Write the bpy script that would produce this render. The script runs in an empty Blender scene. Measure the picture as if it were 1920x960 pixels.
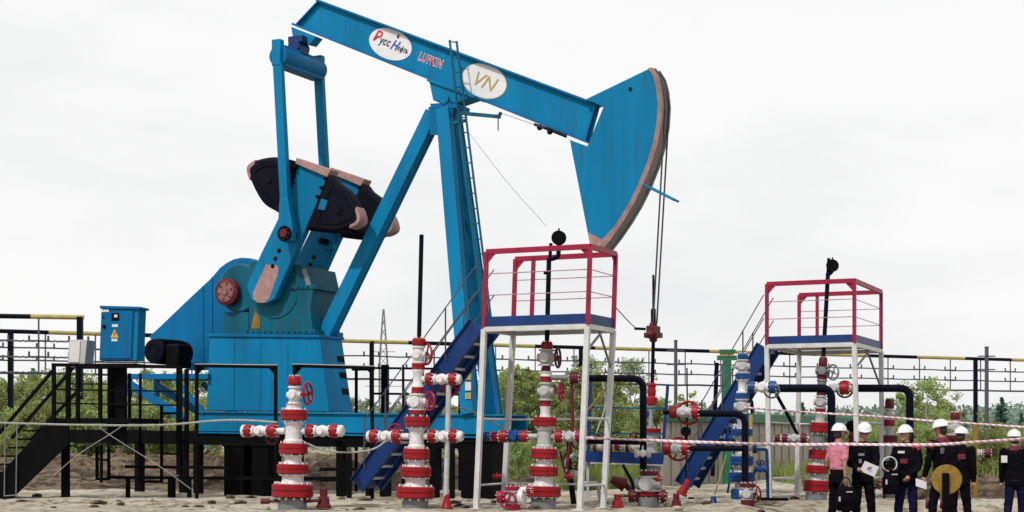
import bpy, bmesh, math, random
from mathutils import Vector, Matrix, noise
random.seed(7)
R = math.radians
scene = bpy.context.scene
col = scene.collection

# ------------------------------------------------------------------ camera
F, HZ, EYE = 3000.0, 823.0, 1.18          # focal length in photo pixels, horizon row, eye height
cd = bpy.data.cameras.new('camera'); cam = bpy.data.objects.new('camera', cd); col.objects.link(cam)
cam.location = (0, 0, EYE); cam.rotation_euler = (R(90), 0, 0)
cd.sensor_width = 36; cd.lens = 36*F/1920; cd.shift_y = (HZ-480)/1920
cd.clip_start = 0.1; cd.clip_end = 6000
scene.camera = cam

# ------------------------------------------------------------------ world and sun
SUN_EL, SUN_AZ = 50, 215                   # azimuth clockwise from +Y: behind the camera, to the left
w = bpy.data.worlds.new('World'); scene.world = w; w.use_nodes = True
nt = w.node_tree; nt.nodes.clear()
out = nt.nodes.new('ShaderNodeOutputWorld'); bg = nt.nodes.new('ShaderNodeBackground')
sky = nt.nodes.new('ShaderNodeTexSky'); sky.sky_type = 'NISHITA'; sky.sun_disc = False
sky.sun_elevation = R(SUN_EL); sky.sun_rotation = R(SUN_AZ); sky.dust_density = 4; sky.air_density = 1
tc = nt.nodes.new('ShaderNodeTexCoord'); mp = nt.nodes.new('ShaderNodeMapping'); mp.inputs['Scale'].default_value = (1, 1, 3.2)
nz = nt.nodes.new('ShaderNodeTexNoise'); nz.inputs['Scale'].default_value = 2.4; nz.inputs['Detail'].default_value = 6; nz.inputs['Roughness'].default_value = .55
rp = nt.nodes.new('ShaderNodeValToRGB')
rp.color_ramp.elements[0].position = .34; rp.color_ramp.elements[0].color = (8.45, 8.48, 8.6, 1)
rp.color_ramp.elements[1].position = .56; rp.color_ramp.elements[1].color = (9.85, 9.83, 9.8, 1)
mx = nt.nodes.new('ShaderNodeMix'); mx.data_type = 'RGBA'; mx.inputs[0].default_value = .97
nt.links.new(tc.outputs['Generated'], mp.inputs[0]); nt.links.new(mp.outputs[0], nz.inputs['Vector'])
nt.links.new(nz.outputs['Fac'], rp.inputs[0]); nt.links.new(sky.outputs[0], mx.inputs[6]); nt.links.new(rp.outputs[0], mx.inputs[7])
nt.links.new(mx.outputs[2], bg.inputs['Color']); bg.inputs['Strength'].default_value = .1
nt.links.new(bg.outputs[0], out.inputs[0])
sl = bpy.data.lights.new('sun', 'SUN'); sl.energy = 3.0; sl.angle = R(2); sl.color = (1, .97, .92)
so = bpy.data.objects.new('sun', sl); col.objects.link(so)
d = Vector((math.sin(R(SUN_AZ))*math.cos(R(SUN_EL)), math.cos(R(SUN_AZ))*math.cos(R(SUN_EL)), math.sin(R(SUN_EL))))
so.rotation_euler = d.to_track_quat('Z', 'Y').to_euler(); so.location = d*60
vs = scene.view_settings; vs.view_transform = 'Standard'; vs.look = 'None'; vs.gamma = 1; vs.exposure = 0
scene.render.engine = 'CYCLES'; scene.cycles.samples = 96; scene.cycles.use_denoising = True
scene.cycles.max_bounces = 6; scene.cycles.transparent_max_bounces = 6

# ------------------------------------------------------------------ materials
MT = {}
def mat(name, colr, rough=.5, metal=0, var=.15, scale=3, wear=None, wearamt=.0, bump=.0, bscale=20, transl=0, spec=.5, streak=False, objrand=0):
    m = bpy.data.materials.new(name); m.use_nodes = True; n = m.node_tree; N = n.nodes; L = n.links
    b = N['Principled BSDF']; b.inputs['Roughness'].default_value = rough; b.inputs['Metallic'].default_value = metal
    b.inputs['Specular IOR Level'].default_value = spec
    t = N.new('ShaderNodeTexCoord'); mpn = N.new('ShaderNodeMapping'); L.new(t.outputs['Object'], mpn.inputs[0])
    if streak: mpn.inputs['Scale'].default_value = (1, 1, .18)
    ns = N.new('ShaderNodeTexNoise'); ns.inputs['Scale'].default_value = scale; ns.inputs['Detail'].default_value = 5
    L.new(mpn.outputs[0], ns.inputs['Vector'])
    r = N.new('ShaderNodeValToRGB'); e = r.color_ramp.elements
    e[0].position = .3; e[1].position = .7
    e[0].color = tuple(c*(1-var) for c in colr)+(1,); e[1].color = tuple(min(1, c*(1+var)) for c in colr)+(1,)
    L.new(ns.outputs['Fac'], r.inputs[0]); last = r.outputs[0]
    if wear:
        n2 = N.new('ShaderNodeTexNoise'); n2.inputs['Scale'].default_value = scale*2.3; n2.inputs['Detail'].default_value = 8; n2.inputs['Roughness'].default_value = .7
        L.new(mpn.outputs[0], n2.inputs['Vector'])
        r2 = N.new('ShaderNodeValToRGB'); r2.color_ramp.elements[0].position = .70-wearamt; r2.color_ramp.elements[1].position = .78-wearamt*.6
        r2.color_ramp.elements[0].color = (0, 0, 0, 1); r2.color_ramp.elements[1].color = (.8, .8, .8, 1)
        L.new(n2.outputs['Fac'], r2.inputs[0])
        mm = N.new('ShaderNodeMix'); mm.data_type = 'RGBA'; mm.inputs[7].default_value = wear+(1,)
        L.new(r2.outputs[0], mm.inputs[0]); L.new(last, mm.inputs[6]); last = mm.outputs[2]
        rr = N.new('ShaderNodeMapRange'); rr.inputs[3].default_value = rough; rr.inputs[4].default_value = min(1, rough+.3)
        L.new(r2.outputs[0], rr.inputs[0]); L.new(rr.outputs[0], b.inputs['Roughness'])
    if streak:
        m4 = N.new('ShaderNodeMapping'); m4.inputs['Scale'].default_value = (3.5, 3.5, .35); L.new(t.outputs['Object'], m4.inputs[0])
        n4 = N.new('ShaderNodeTexNoise'); n4.inputs['Scale'].default_value = 2.2; n4.inputs['Detail'].default_value = 6; L.new(m4.outputs[0], n4.inputs['Vector'])
        r4 = N.new('ShaderNodeValToRGB'); r4.color_ramp.elements[0].position = .56; r4.color_ramp.elements[1].position = .78; r4.color_ramp.elements[0].color = (0, 0, 0, 1); r4.color_ramp.elements[1].color = (.55, .55, .55, 1)
        L.new(n4.outputs['Fac'], r4.inputs[0]); m5 = N.new('ShaderNodeMix'); m5.data_type = 'RGBA'; m5.inputs[7].default_value = (.035, .04, .04, 1)
        L.new(r4.outputs[0], m5.inputs[0]); L.new(last, m5.inputs[6]); last = m5.outputs[2]
    if objrand:
        oi = N.new('ShaderNodeObjectInfo'); hs = N.new('ShaderNodeHueSaturation')
        mr = N.new('ShaderNodeMapRange'); mr.inputs[3].default_value = .5-.03*objrand; mr.inputs[4].default_value = .5+.02*objrand
        mv = N.new('ShaderNodeMapRange'); mv.inputs[3].default_value = 1-.35*objrand; mv.inputs[4].default_value = 1+.3*objrand
        L.new(oi.outputs['Random'], mr.inputs[0]); L.new(oi.outputs['Random'], mv.inputs[0])
        L.new(mr.outputs[0], hs.inputs['Hue']); L.new(mv.outputs[0], hs.inputs['Value']); L.new(last, hs.inputs['Color']); last = hs.outputs[0]
    L.new(last, b.inputs['Base Color'])
    if bump:
        n3 = N.new('ShaderNodeTexNoise'); n3.inputs['Scale'].default_value = bscale; n3.inputs['Detail'].default_value = 6
        L.new(t.outputs['Object'], n3.inputs['Vector'])
        bp = N.new('ShaderNodeBump'); bp.inputs['Strength'].default_value = bump; bp.inputs['Distance'].default_value = .05
        L.new(n3.outputs['Fac'], bp.inputs['Height']); L.new(bp.outputs[0], b.inputs['Normal'])
    if transl:
        tr = N.new('ShaderNodeBsdfTranslucent'); L.new(last, tr.inputs[0])
        ms = N.new('ShaderNodeMixShader'); ms.inputs[0].default_value = transl
        L.new(b.outputs[0], ms.inputs[1]); L.new(tr.outputs[0], ms.inputs[2])
        L.new(ms.outputs[0], N['Material Output'].inputs['Surface'])
    MT[name] = m; return m
mat('blue', (.000, .152, .315), .55, wear=(.03, .09, .12), wearamt=.06, scale=1.3, var=.20, streak=True, spec=.12)
mat('blue_deep', (.000, .112, .275), .5, wear=(.03, .09, .12), wearamt=.06, scale=1.3, var=.20, streak=True, spec=.12)
mat('teal', (.002, .085, .135), .5, wear=(.05, .06, .05), wearamt=.10, scale=2.5, var=.35, spec=.15, streak=True)
mat('black', (.0022, .0022, .003), .6, var=.3, spec=.06)
mat('black_iron', (.005, .005, .011), .7, var=.3, bump=.3, bscale=14, spec=.06)
mat('navy', (.002, .026, .125), .45, var=.2, wear=(.05, .06, .09), wearamt=.02, scale=3, spec=.3)
mat('navy_dark', (.003, .0035, .010), .5, var=.2, spec=.06)
mat('red', (.235, .003, .009), .45, var=.18, scale=8, wear=(.11, .03, .025), wearamt=.10, spec=.3)
mat('crimson', (.25, .004, .034), .45, var=.15, scale=6, spec=.3)
mat('maroon', (.085, .005, .012), .55, var=.3, scale=9, spec=.3)
mat('well_blue', (.004, .045, .18), .45, var=.2, scale=8, wear=(.1, .1, .12), wearamt=.04, spec=.3)
mat('white', (.60, .58, .585), .5, var=.1, scale=9, wear=(.26, .21, .17), wearamt=.15)
mat('white_grey', (.38, .38, .38), .5, var=.15, scale=7, wear=(.2, .17, .15), wearamt=.1)
mat('leg_white', (.50, .50, .50), .5, var=.12, scale=5, wear=(.3, .26, .22), wearamt=.08)
mat('grey', (.15, .155, .16), .6, var=.2, scale=6)
mat('steel', (.35, .35, .36), .4, metal=.6, var=.2)
mat('salmon', (.30, .17, .155), .6, var=.22, scale=7, wear=(.16, .08, .075), wearamt=.14)
mat('rust_rim', (.22, .13, .12), .6, var=.3, scale=6)
mat('yellow', (.55, .40, .02), .5, var=.15)
mat('ochre', (.19, .11, .004), .6, var=.25, scale=12)
mat('pole_yellow', (.32, .27, .08), .6, var=.15)
mat('green', (.006, .12, .05), .5, var=.2, wear=(.05, .1, .05), wearamt=.04)
mat('beige', (.36, .33, .27), .8, var=.12, scale=2, wear=(.22, .19, .15), wearamt=.06, streak=True)
mat('rope', (.27, .27, .25), .9, var=.25, scale=20)
mat('cable', (.03, .028, .04), .6, var=.2)
mat('wire_grey', (.055, .055, .07), .6, var=.2)
mat('oval_white', (.62, .62, .64), .5, var=.07, scale=9)
mat('label_white', (.55, .55, .56), .5, var=.08)
mat('ink_red', (.55, .01, .03), .5, var=.05); mat('ink_dark', (.03, .03, .05), .5, var=.05)
mat('ink_blue', (.02, .08, .4), .5, var=.05); mat('ink_gold', (.36, .30, .09), .5, var=.1)
mat('pink_shirt', (.50, .17, .23), .9, var=.18, scale=9, bump=.4, bscale=14)
mat('dark_cloth', (.0035, .003, .005), .9, var=.4, scale=8, bump=.5, bscale=12, spec=.06)
mat('maroon_cloth', (.11, .008, .025), .9, var=.3, scale=8, bump=.5, bscale=12)
mat('blue_cloth', (.006, .007, .028), .9, var=.4, scale=8, bump=.5, bscale=12, spec=.06)
mat('skin', (.33, .17, .115), .6, var=.1); mat('hair', (.02, .014, .01), .7, var=.3)
mat('helmet', (.66, .66, .68), .3, var=.03); mat('boot', (.01, .009, .009), .6, var=.3)
mat('paper', (.7, .7, .78), .8, var=.04)
mat('bark', (.13, .11, .09), .9, var=.4, scale=9); mat('bark_pale', (.30, .29, .25), .9, var=.35, scale=9)
mat('rail_pale', (.30, .15, .20), .5, var=.15)
mat('drum', (.20, .085, .075), .6, var=.35, scale=9, wear=(.08, .04, .035), wearamt=.1)
mat('leaf_light', (.29, .355, .125), .7, var=.4, scale=1.3, transl=.5, objrand=.8, spec=.2)
mat('leaf_hazy', (.33, .40, .25), .7, var=.3, scale=1.3, transl=.5, objrand=.7, spec=.2)  # paler leaves: haze over the farther saplings put into the colour
mat('needle', (.06, .125, .09), .8, var=.4, scale=1.3, transl=.2, objrand=.6, spec=.1)
mat('grass', (.21, .26, .07), .8, var=.45, scale=.5, transl=.35, spec=.1)
mat('far_leaf', (.17, .24, .19), .8, var=.3, scale=.1, transl=.3, spec=.1)  # distance haze painted into the grey green of the wood
mat('stone', (.30, .26, .21), .9, var=.25, scale=9, bump=.6, bscale=9)

def ground_mat(name, a, b, c, sc=1.0, bump=.8, th=.54):
    m = bpy.data.materials.new(name); m.use_nodes = True; N = m.node_tree.nodes; L = m.node_tree.links
    p = N['Principled BSDF']; p.inputs['Roughness'].default_value = .95; p.inputs['Specular IOR Level'].default_value = .1
    t = N.new('ShaderNodeTexCoord')
    n1 = N.new('ShaderNodeTexNoise'); n1.inputs['Scale'].default_value = .8*sc; n1.inputs['Detail'].default_value = 10; n1.inputs['Roughness'].default_value = .65
    n2 = N.new('ShaderNodeTexNoise'); n2.inputs['Scale'].default_value = 9*sc; n2.inputs['Detail'].default_value = 8; n2.inputs['Roughness'].default_value = .7
    for q in (n1, n2): L.new(t.outputs['Object'], q.inputs['Vector'])
    r = N.new('ShaderNodeValToRGB'); e = r.color_ramp.elements
    e[0].position = .33; e[0].color = a+(1,); e[1].position = .66; e[1].color = b+(1,)
    L.new(n1.outputs['Fac'], r.inputs[0])
    r2 = N.new('ShaderNodeValToRGB'); e = r2.color_ramp.elements; e[0].position = th; e[1].position = th+.12; e[0].color = (0, 0, 0, 1); e[1].color = (.9, .9, .9, 1)
    L.new(n2.outputs['Fac'], r2.inputs[0])
    mm = N.new('ShaderNodeMix'); mm.data_type = 'RGBA'; mm.inputs[7].default_value = c+(1,)
    L.new(r2.outputs[0], mm.inputs[0]); L.new(r.outputs[0], mm.inputs[6]); L.new(mm.outputs[2], p.inputs['Base Color'])
    bp = N.new('ShaderNodeBump'); bp.inputs['Strength'].default_value = bump; bp.inputs['Distance'].default_value = .12
    L.new(n2.outputs['Fac'], bp.inputs['Height']); L.new(bp.outputs[0], p.inputs['Normal'])
    MT[name] = m
ground_mat('sand', (.27, .22, .15), (.58, .53, .445), (.11, .085, .055), .45, 1, .50)
ground_mat('soil', (.095, .068, .044), (.225, .168, .115), (.035, .025, .017), .38, 1, .46)

def stripe_mat(name, ca, cb, period, skew):
    m = bpy.data.materials.new(name); m.use_nodes = True; N = m.node_tree.nodes; L = m.node_tree.links
    p = N['Principled BSDF']; p.inputs['Roughness'].default_value = .5
    uv = N.new('ShaderNodeUVMap'); sx = N.new('ShaderNodeSeparateXYZ'); L.new(uv.outputs[0], sx.inputs[0])
    a = N.new('ShaderNodeMath'); a.operation = 'MULTIPLY_ADD'; a.inputs[1].default_value = skew
    L.new(sx.outputs['Y'], a.inputs[0]); L.new(sx.outputs['X'], a.inputs[2])
    f = N.new('ShaderNodeMath'); f.operation = 'FRACT'; dv = N.new('ShaderNodeMath'); dv.operation = 'DIVIDE'; dv.inputs[1].default_value = period
    L.new(a.outputs[0], dv.inputs[0]); L.new(dv.outputs[0], f.inputs[0])
    g = N.new('ShaderNodeMath'); g.operation = 'GREATER_THAN'; g.inputs[1].default_value = .5; L.new(f.outputs[0], g.inputs[0])
    mm = N.new('ShaderNodeMix'); mm.data_type = 'RGBA'; mm.inputs[6].default_value = ca+(1,); mm.inputs[7].default_value = cb+(1,)
    L.new(g.outputs[0], mm.inputs[0]); L.new(mm.outputs[2], p.inputs['Base Color'])
    MT[name] = m
stripe_mat('tape', (.66, .60, .62), (.52, .27, .33), .11, 1.0)

# ------------------------------------------------------------------ geometry helpers
def gz(x, y):
    "height of the ground"
    def ss(a, b, t):
        t = max(0, min(1, (t-a)/(b-a))); return t*t*(3-2*t)
    z = 0
    dip = ss(3.9, 5.2, x)*(1-ss(27.6, 29.6, y))*ss(10, 20, y)
    z -= .37*dip
    if 15 < y < 60:
        z -= .05*max(0, 1-abs(y-29.3-.25*math.sin(x*.5))/.22)+.05*max(0, 1-abs(y-30.9-.25*math.sin(x*.5))/.22)
        z += .045*noise.noise(Vector((x*.8, y*.8, 0))) + .035*noise.noise(Vector((x*2.6, y*2.6, 5)))
    return z
def ray(px, py, Y): return Vector(((px-960)/F*Y, Y, EYE+(HZ-py)/F*Y))
class Frame:
    def __init__(s, px, D, yaw):
        s.O = Vector(((px-960)/F*D, D, 0)); s.s = F/D; y = R(yaw)
        s.u = Vector((math.cos(y), -math.sin(y), 0)); s.w = Vector((math.sin(y), math.cos(y), 0))
        s.base = Vector((s.O.x, s.O.y, gz(s.O.x, s.O.y)))
    def P(s, px, py, b=0):
        k = (px-960)/F
        a = (k*(s.O.y+b*s.w.y)-s.O.x-b*s.w.x)/(s.u.x-k*s.u.y)
        q = s.O+a*s.u+b*s.w
        return Vector((q.x, q.y, EYE+(HZ-py)/F*q.y))
    def a(s, px, b=0):
        q = s.P(px, HZ, b)-s.O; return q.dot(s.u)
    def L(s, a, b, z): q = s.O+a*s.u+b*s.w; return Vector((q.x, q.y, z))
    def b_for(s, a, px):
        k = (px-960)/F; return (k*(s.O.y+a*s.u.y)-s.O.x-a*s.u.x)/(s.w.x-k*s.w.y)

class MB:
    def __init__(s): s.v = []; s.f = []; s.m = []; s.uv = None
    def add(s, vs, fs, mi=0):
        n = len(s.v); s.v += [Vector(q) for q in vs]; s.f += [tuple(i+n for i in f) for f in fs]; s.m += [mi]*len(fs); return s
    def prism(s, poly, ext, mi=0):
        n = len(poly); ext = Vector(ext); a = [Vector(p) for p in poly]
        fs = [tuple(range(n)), tuple(range(2*n-1, n-1, -1))]+[(i, (i+1) % n, n+(i+1) % n, n+i) for i in range(n)]
        return s.add(a+[p+ext for p in a], fs, mi)
    def box(s, c, sx, sy, sz, ux=Vector((1, 0, 0)), uy=None, uz=None, mi=0):
        c = Vector(c); ux = Vector(ux).normalized()
        if uz is None: uz = Vector((0, 0, 1))
        if uy is None: uy = uz.cross(ux).normalized()
        p = [c+ux*(i*sx/2)+uy*(j*sy/2)+uz*(k*sz/2) for k in (-1, 1) for i, j in ((-1, -1), (1, -1), (1, 1), (-1, 1))]
        return s.add(p, [(3, 2, 1, 0), (4, 5, 6, 7), (0, 1, 5, 4), (1, 2, 6, 5), (2, 3, 7, 6), (3, 0, 4, 7)], mi)
    def bar(s, p, q, wd, hd, side=None, mi=0):
        "bar from p to q; wd across 'side', hd across the other"
        p = Vector(p); q = Vector(q); ax = (q-p).normalized()
        if side is None: side = Vector((0, 0, 1)) if abs(ax.z) < .9 else Vector((1, 0, 0))
        up = (Vector(side)-ax*ax.dot(Vector(side))).normalized(); o = ax.cross(up)
        c = []
        for e in (p, q):
            for i, j in ((-1, -1), (1, -1), (1, 1), (-1, 1)): c.append(e+up*(i*wd/2)+o*(j*hd/2))
        return s.add(c, [(3, 2, 1, 0), (4, 5, 6, 7), (0, 1, 5, 4), (1, 2, 6, 5), (2, 3, 7, 6), (3, 0, 4, 7)], mi)
    def tube(s, pts, r, seg=10, mi=0, close=False):
        pts = [Vector(p) for p in pts]; n = len(pts); rr = r if isinstance(r, (list, tuple)) else [r]*n
        T = []
        for i in range(n):
            a = pts[(i-1) % n] if (close or i > 0) else pts[i]; b = pts[(i+1) % n] if (close or i < n-1) else pts[i]
            T.append((b-a).normalized())
        ref = Vector((0, 0, 1)) if abs(T[0].z) < .9 else Vector((1, 0, 0))
        nn = (ref-T[0]*T[0].dot(ref)).normalized(); vs = []; fs = []
        for i in range(n):
            nn = (nn-T[i]*T[i].dot(nn)).normalized(); bb = T[i].cross(nn)
            for k in range(seg):
                t = 2*math.pi*k/seg; vs.append(pts[i]+(nn*math.cos(t)+bb*math.sin(t))*rr[i])
        m = n if close else n-1
        for i in range(m):
            for k in range(seg):
                j = (i+1) % n; fs.append((i*seg+k, i*seg+(k+1) % seg, j*seg+(k+1) % seg, j*seg+k))
        if not close: fs += [tuple(range(seg-1, -1, -1)), tuple((n-1)*seg+k for k in range(seg))]
        return s.add(vs, fs, mi)
    def lathe(s, c, axis, prof, seg=24, mi=0, ell=None):
        "prof: list of (distance along axis, radius)"
        c = Vector(c); ax = Vector(axis).normalized(); ref = Vector((0, 0, 1)) if abs(ax.z) < .9 else Vector((1, 0, 0))
        x = ax.cross(ref).normalized(); y = ax.cross(x); vs = []; fs = []
        for t, r in prof:
            for k in range(seg):
                a = 2*math.pi*k/seg; vs.append(c+ax*t+(x*math.cos(a)+y*math.sin(a))*max(r, .0005))
        for i in range(len(prof)-1):
            for k in range(seg): fs.append((i*seg+k, i*seg+(k+1) % seg, (i+1)*seg+(k+1) % seg, (i+1)*seg+k))
        fs += [tuple(range(seg-1, -1, -1)), tuple((len(prof)-1)*seg+k for k in range(seg))]
        return s.add(vs, fs, mi)
    def cyl(s, p, q, r, seg=20, mi=0, bev=.0):
        p = Vector(p); q = Vector(q); L = (q-p).length; b = min(bev, L*.3, r*.3)
        pr = [(0, r-b), (b, r), (L-b, r), (L, r-b)] if b else [(0, r), (L, r)]
        return s.lathe(p, q-p, pr, seg, mi)
    def ball(s, c, r, mi=0, seg=16, sc=(1, 1, 1)):
        n = seg//2; vs = []; fs = []
        for i in range(1, n):
            for k in range(seg):
                a = math.pi*i/n; t = 2*math.pi*k/seg
                vs.append(Vector(c)+Vector((math.sin(a)*math.cos(t)*r*sc[0], math.sin(a)*math.sin(t)*r*sc[1], math.cos(a)*r*sc[2])))
        for i in range(n-2):
            for k in range(seg): fs.append((i*seg+k, i*seg+(k+1) % seg, (i+1)*seg+(k+1) % seg, (i+1)*seg+k))
        t0 = len(vs); vs += [Vector(c)+Vector((0, 0, r*sc[2])), Vector(c)-Vector((0, 0, r*sc[2]))]
        for k in range(seg):
            fs.append((t0, k, (k+1) % seg)); fs.append((t0+1, (n-2)*seg+(k+1) % seg, (n-2)*seg+k))
        return s.add(vs, fs, mi)
    def ring(s, c, axis, Rr, r, n=28, seg=8, mi=0):
        ax = Vector(axis).normalized(); ref = Vector((0, 0, 1)) if abs(ax.z) < .9 else Vector((1, 0, 0))
        x = ax.cross(ref).normalized(); y = ax.cross(x)
        return s.tube([Vector(c)+(x*math.cos(2*math.pi*k/n)+y*math.sin(2*math.pi*k/n))*Rr for k in range(n)], r, seg, mi, close=True)
    def build(s, name, mats, parent=None, bevel=0, flat=False, recalc=True):
        off = parent_loc(parent)
        me = bpy.data.meshes.new(name); me.from_pydata([v-off for v in s.v], [], s.f)
        for m in (mats if isinstance(mats, (list, tuple)) else [mats]): me.materials.append(MT[m])
        me.polygons.foreach_set('material_index', s.m)
        if recalc:
            b = bmesh.new(); b.from_mesh(me); bmesh.ops.recalc_face_normals(b, faces=b.faces); b.to_mesh(me); b.free()
        if not flat:
            me.polygons.foreach_set('use_smooth', [True]*len(me.polygons)); me.set_sharp_from_angle(angle=R(35))
        o = bpy.data.objects.new(name, me); col.objects.link(o)
        if parent is None:
            pass
        o.parent = parent
        if bevel:
            md = o.modifiers.new('bevel', 'BEVEL'); md.width = bevel; md.segments = 2; md.limit_method = 'ANGLE'
        return o
def parent_loc(p):
    v = Vector((0, 0, 0))
    while p is not None: v += p.location; p = p.parent
    return v
def tag(o, label=None, cat=None, group=None, kind=None):
    if label: o['label'] = label
    if cat: o['category'] = cat
    if group: o['group'] = group
    if kind: o['kind'] = kind
    return o
def thing(name, loc, label, cat, group=None):
    o = bpy.data.objects.new(name, None); col.objects.link(o); o.location = loc; o.empty_display_size = .2
    return tag(o, label, cat, group)
def own_origin(mb, name, mats, label, cat, group=None, **k):
    "a thing that is one mesh, its origin at its own base"
    c = sum(mb.v, Vector())/len(mb.v); c.z = min(v.z for v in mb.v)
    for v in mb.v: v -= c
    o = mb.build(name, mats, None, **k); o.location = c
    return tag(o, label, cat, group)
def text_part(body, name, m, parent, start, xdir, ydir, size, shear=0, ext=.004, offset=0, align='LEFT', sx=1, space=1):
    cu = bpy.data.curves.new('t', 'FONT'); cu.body = body; cu.size = size; cu.shear = shear; cu.extrude = ext; cu.offset = offset; cu.align_x = align; cu.space_character = space
    o = bpy.data.objects.new('t', cu); col.objects.link(o)
    dg = bpy.context.evaluated_depsgraph_get(); dg.update()
    me = bpy.data.meshes.new_from_object(o.evaluated_get(dg)); col.objects.unlink(o); bpy.data.objects.remove(o)
    x = Vector(xdir).normalized(); y = Vector(ydir); y = (y-x*x.dot(y)).normalized(); z = x.cross(y)
    M = Matrix.Translation(Vector(start)-parent_loc(parent)) @ Matrix((x*sx, y, z)).transposed().to_4x4()
    me.transform(M); me.materials.clear(); me.materials.append(MT[m]); me.name = name
    q = bpy.data.objects.new(name, me); col.objects.link(q); q.parent = parent
    return q
def chain(pts, n=24):
    "smooth curve through points (Catmull-Rom)"
    P = [Vector(p) for p in pts]; P = [P[0]*2-P[1]]+P+[P[-1]*2-P[-2]]; o = []
    for i in range(1, len(P)-2):
        a, b, c, d_ = P[i-1:i+3]
        for k in range(n):
            t = k/n; o.append(.5*((2*b)+(c-a)*t+(2*a-5*b+4*c-d_)*t*t+(3*b-a-3*c+d_)*t*t*t))
    o.append(P[-2]); return o
def bend(pts, r, n=6):
    "polyline with rounded corners"
    P = [Vector(p) for p in pts]; o = [P[0]]
    for i in range(1, len(P)-1):
        a = (P[i-1]-P[i]).normalized(); c = (P[i+1]-P[i]).normalized()
        for k in range(n+1):
            t = k/n; o.append(P[i]+a*r*(1-t)**2+c*r*t*t)
    o.append(P[-1]); return o

# ------------------------------------------------------------------ ground
def axis_vals(lo, hi, dense_lo, dense_hi, step, grow=1.35):
    v = []; x = dense_lo
    while x <= dense_hi: v.append(x); x += step
    s = step; x = v[-1]
    while x < hi: s *= grow; x += s; v.append(x)
    s = step; x = v[0]
    while x > lo: s *= grow; x -= s; v.insert(0, x)
    return v
xs = axis_vals(-2500, 2500, -16, 16, .2); ys = axis_vals(-60, 4500, 22, 52, .2)
g = MB(); vs_ = [Vector((x, y, gz(x, y))) for y in ys for x in xs]; nx = len(xs)
g.add(vs_, [(j*nx+i, j*nx+i+1, (j+1)*nx+i+1, (j+1)*nx+i) for j in range(len(ys)-1) for i in range(nx-1)])
tag(g.build('ground', 'sand', recalc=False), 'pale trampled sand of the well pad running out to the horizon', 'ground', kind='structure')

def berm(name, x0, x1, y0, y1, hgt, seed, m='soil', label='', step=.12):
    b = MB(); nx_ = int((x1-x0)/step)+1; ny_ = int((y1-y0)/(step*1.3))+1
    for j in range(ny_):
        for i in range(nx_):
            x = x0+(x1-x0)*i/(nx_-1); y = y0+(y1-y0)*j/(ny_-1)
            t = (y-y0)/(y1-y0); e = min(1, min(i, nx_-1-i)/(nx_*.12)); 
            p = min(1, t/.45); p = p*p*(3-2*p); q = min(1, (1-t)/.35); q = q*q*(3-2*q)
            n_ = noise.fractal(Vector((x*1.2, y*1.2, seed)), 1, 2.1, 5)
            n2 = abs(noise.noise(Vector((x*2.6+y*1.2, y*.5, seed+3))))
            z = gz(x, y)-.06+p*q*e*(hgt*(1+.22*n_)-.34*n2)+p*q*e*(.10*noise.noise(Vector((x*7, y*7, 1)))+.09*abs(noise.noise(Vector((x*5-y*3.5, y*1.2, 8)))))
            b.v.append(Vector((x, y, z)))
    b.f = [(j*nx_+i, j*nx_+i+1, (j+1)*nx_+i+1, (j+1)*nx_+i) for j in range(ny_-1) for i in range(nx_-1)]; b.m = [0]*len(b.f)
    return tag(b.build(name, m, recalc=False), label, 'earth bank', kind='structure')
berm('soil_bank', -16, .4, 36.2, 46, .80, 1, label='brown ridge of dug soil behind the pumpjack')
berm('soil_bank', -.2, 6.0, 42, 50, .28, 5, label='low brown soil ridge under the saplings in the middle')
berm('soil_bank', 7.6, 13.5, 30.6, 37, .42, 9, label='heaped brown soil behind the people at the right')

# ------------------------------------------------------------------ pumpjack
PJ = Frame(830, 33, 26)
pj = thing('pumpjack', PJ.base, 'huge blue oil pumpjack with tilted walking beam and horse head, black counterweights', 'pumpjack')
P = PJ.P; W = PJ.w; U = PJ.u; S = PJ.s
def slab(mb, pts, b0, b1, mi=0): mb.prism([P(x, y, b0) for x, y in pts], W*(b1-b0), mi)
def on_a(px_a, b_a, b, py_z=None, z=None):
    "point at the same a as pixel px_a in plane b_a, at depth b"
    a = PJ.a(px_a, b_a); return PJ.L(a, b, z)
TL, TR, BR, BL = (592, -3), (1121, 194), (1100, 268), (546, 46)
def lerp2(p, q, t): return (p[0]+(q[0]-p[0])*t, p[1]+(q[1]-p[1])*t)
FB = -.12
wb = MB(); wb.prism([P(*q, FB)+W*(.12-.025) for q in (TL, TR, BR, BL)], W*.05)
beam = wb.build('walking_beam', 'blue', pj)
fl = MB()
up_b = Vector((0, 0, 1))
for p, q in ((TL, TR), (BL, BR)):
    a, b_ = P(*p, FB), P(*q, FB); ax = (b_-a).normalized(); n_ = W.cross(ax)
    n_ = n_ if n_.z > 0 else -n_
    sg = -1 if p == TL else 1
    fl.prism([a, b_, b_+n_*sg*.045, a+n_*sg*.045], W*.24)
fl.build('beam_flange', 'blue_deep', beam, bevel=.006)
sf = MB()
for t in (.01, .992):
    a = P(*lerp2(TL, TR, t), FB); b_ = P(*lerp2(BL, BR, t), FB); ax = (b_-a).normalized()
    sf.bar(a+ax*.04+W*.05, b_-ax*.04+W*.05, .022, .09, U)
sf.build('stiffener', 'blue_deep', beam)
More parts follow.
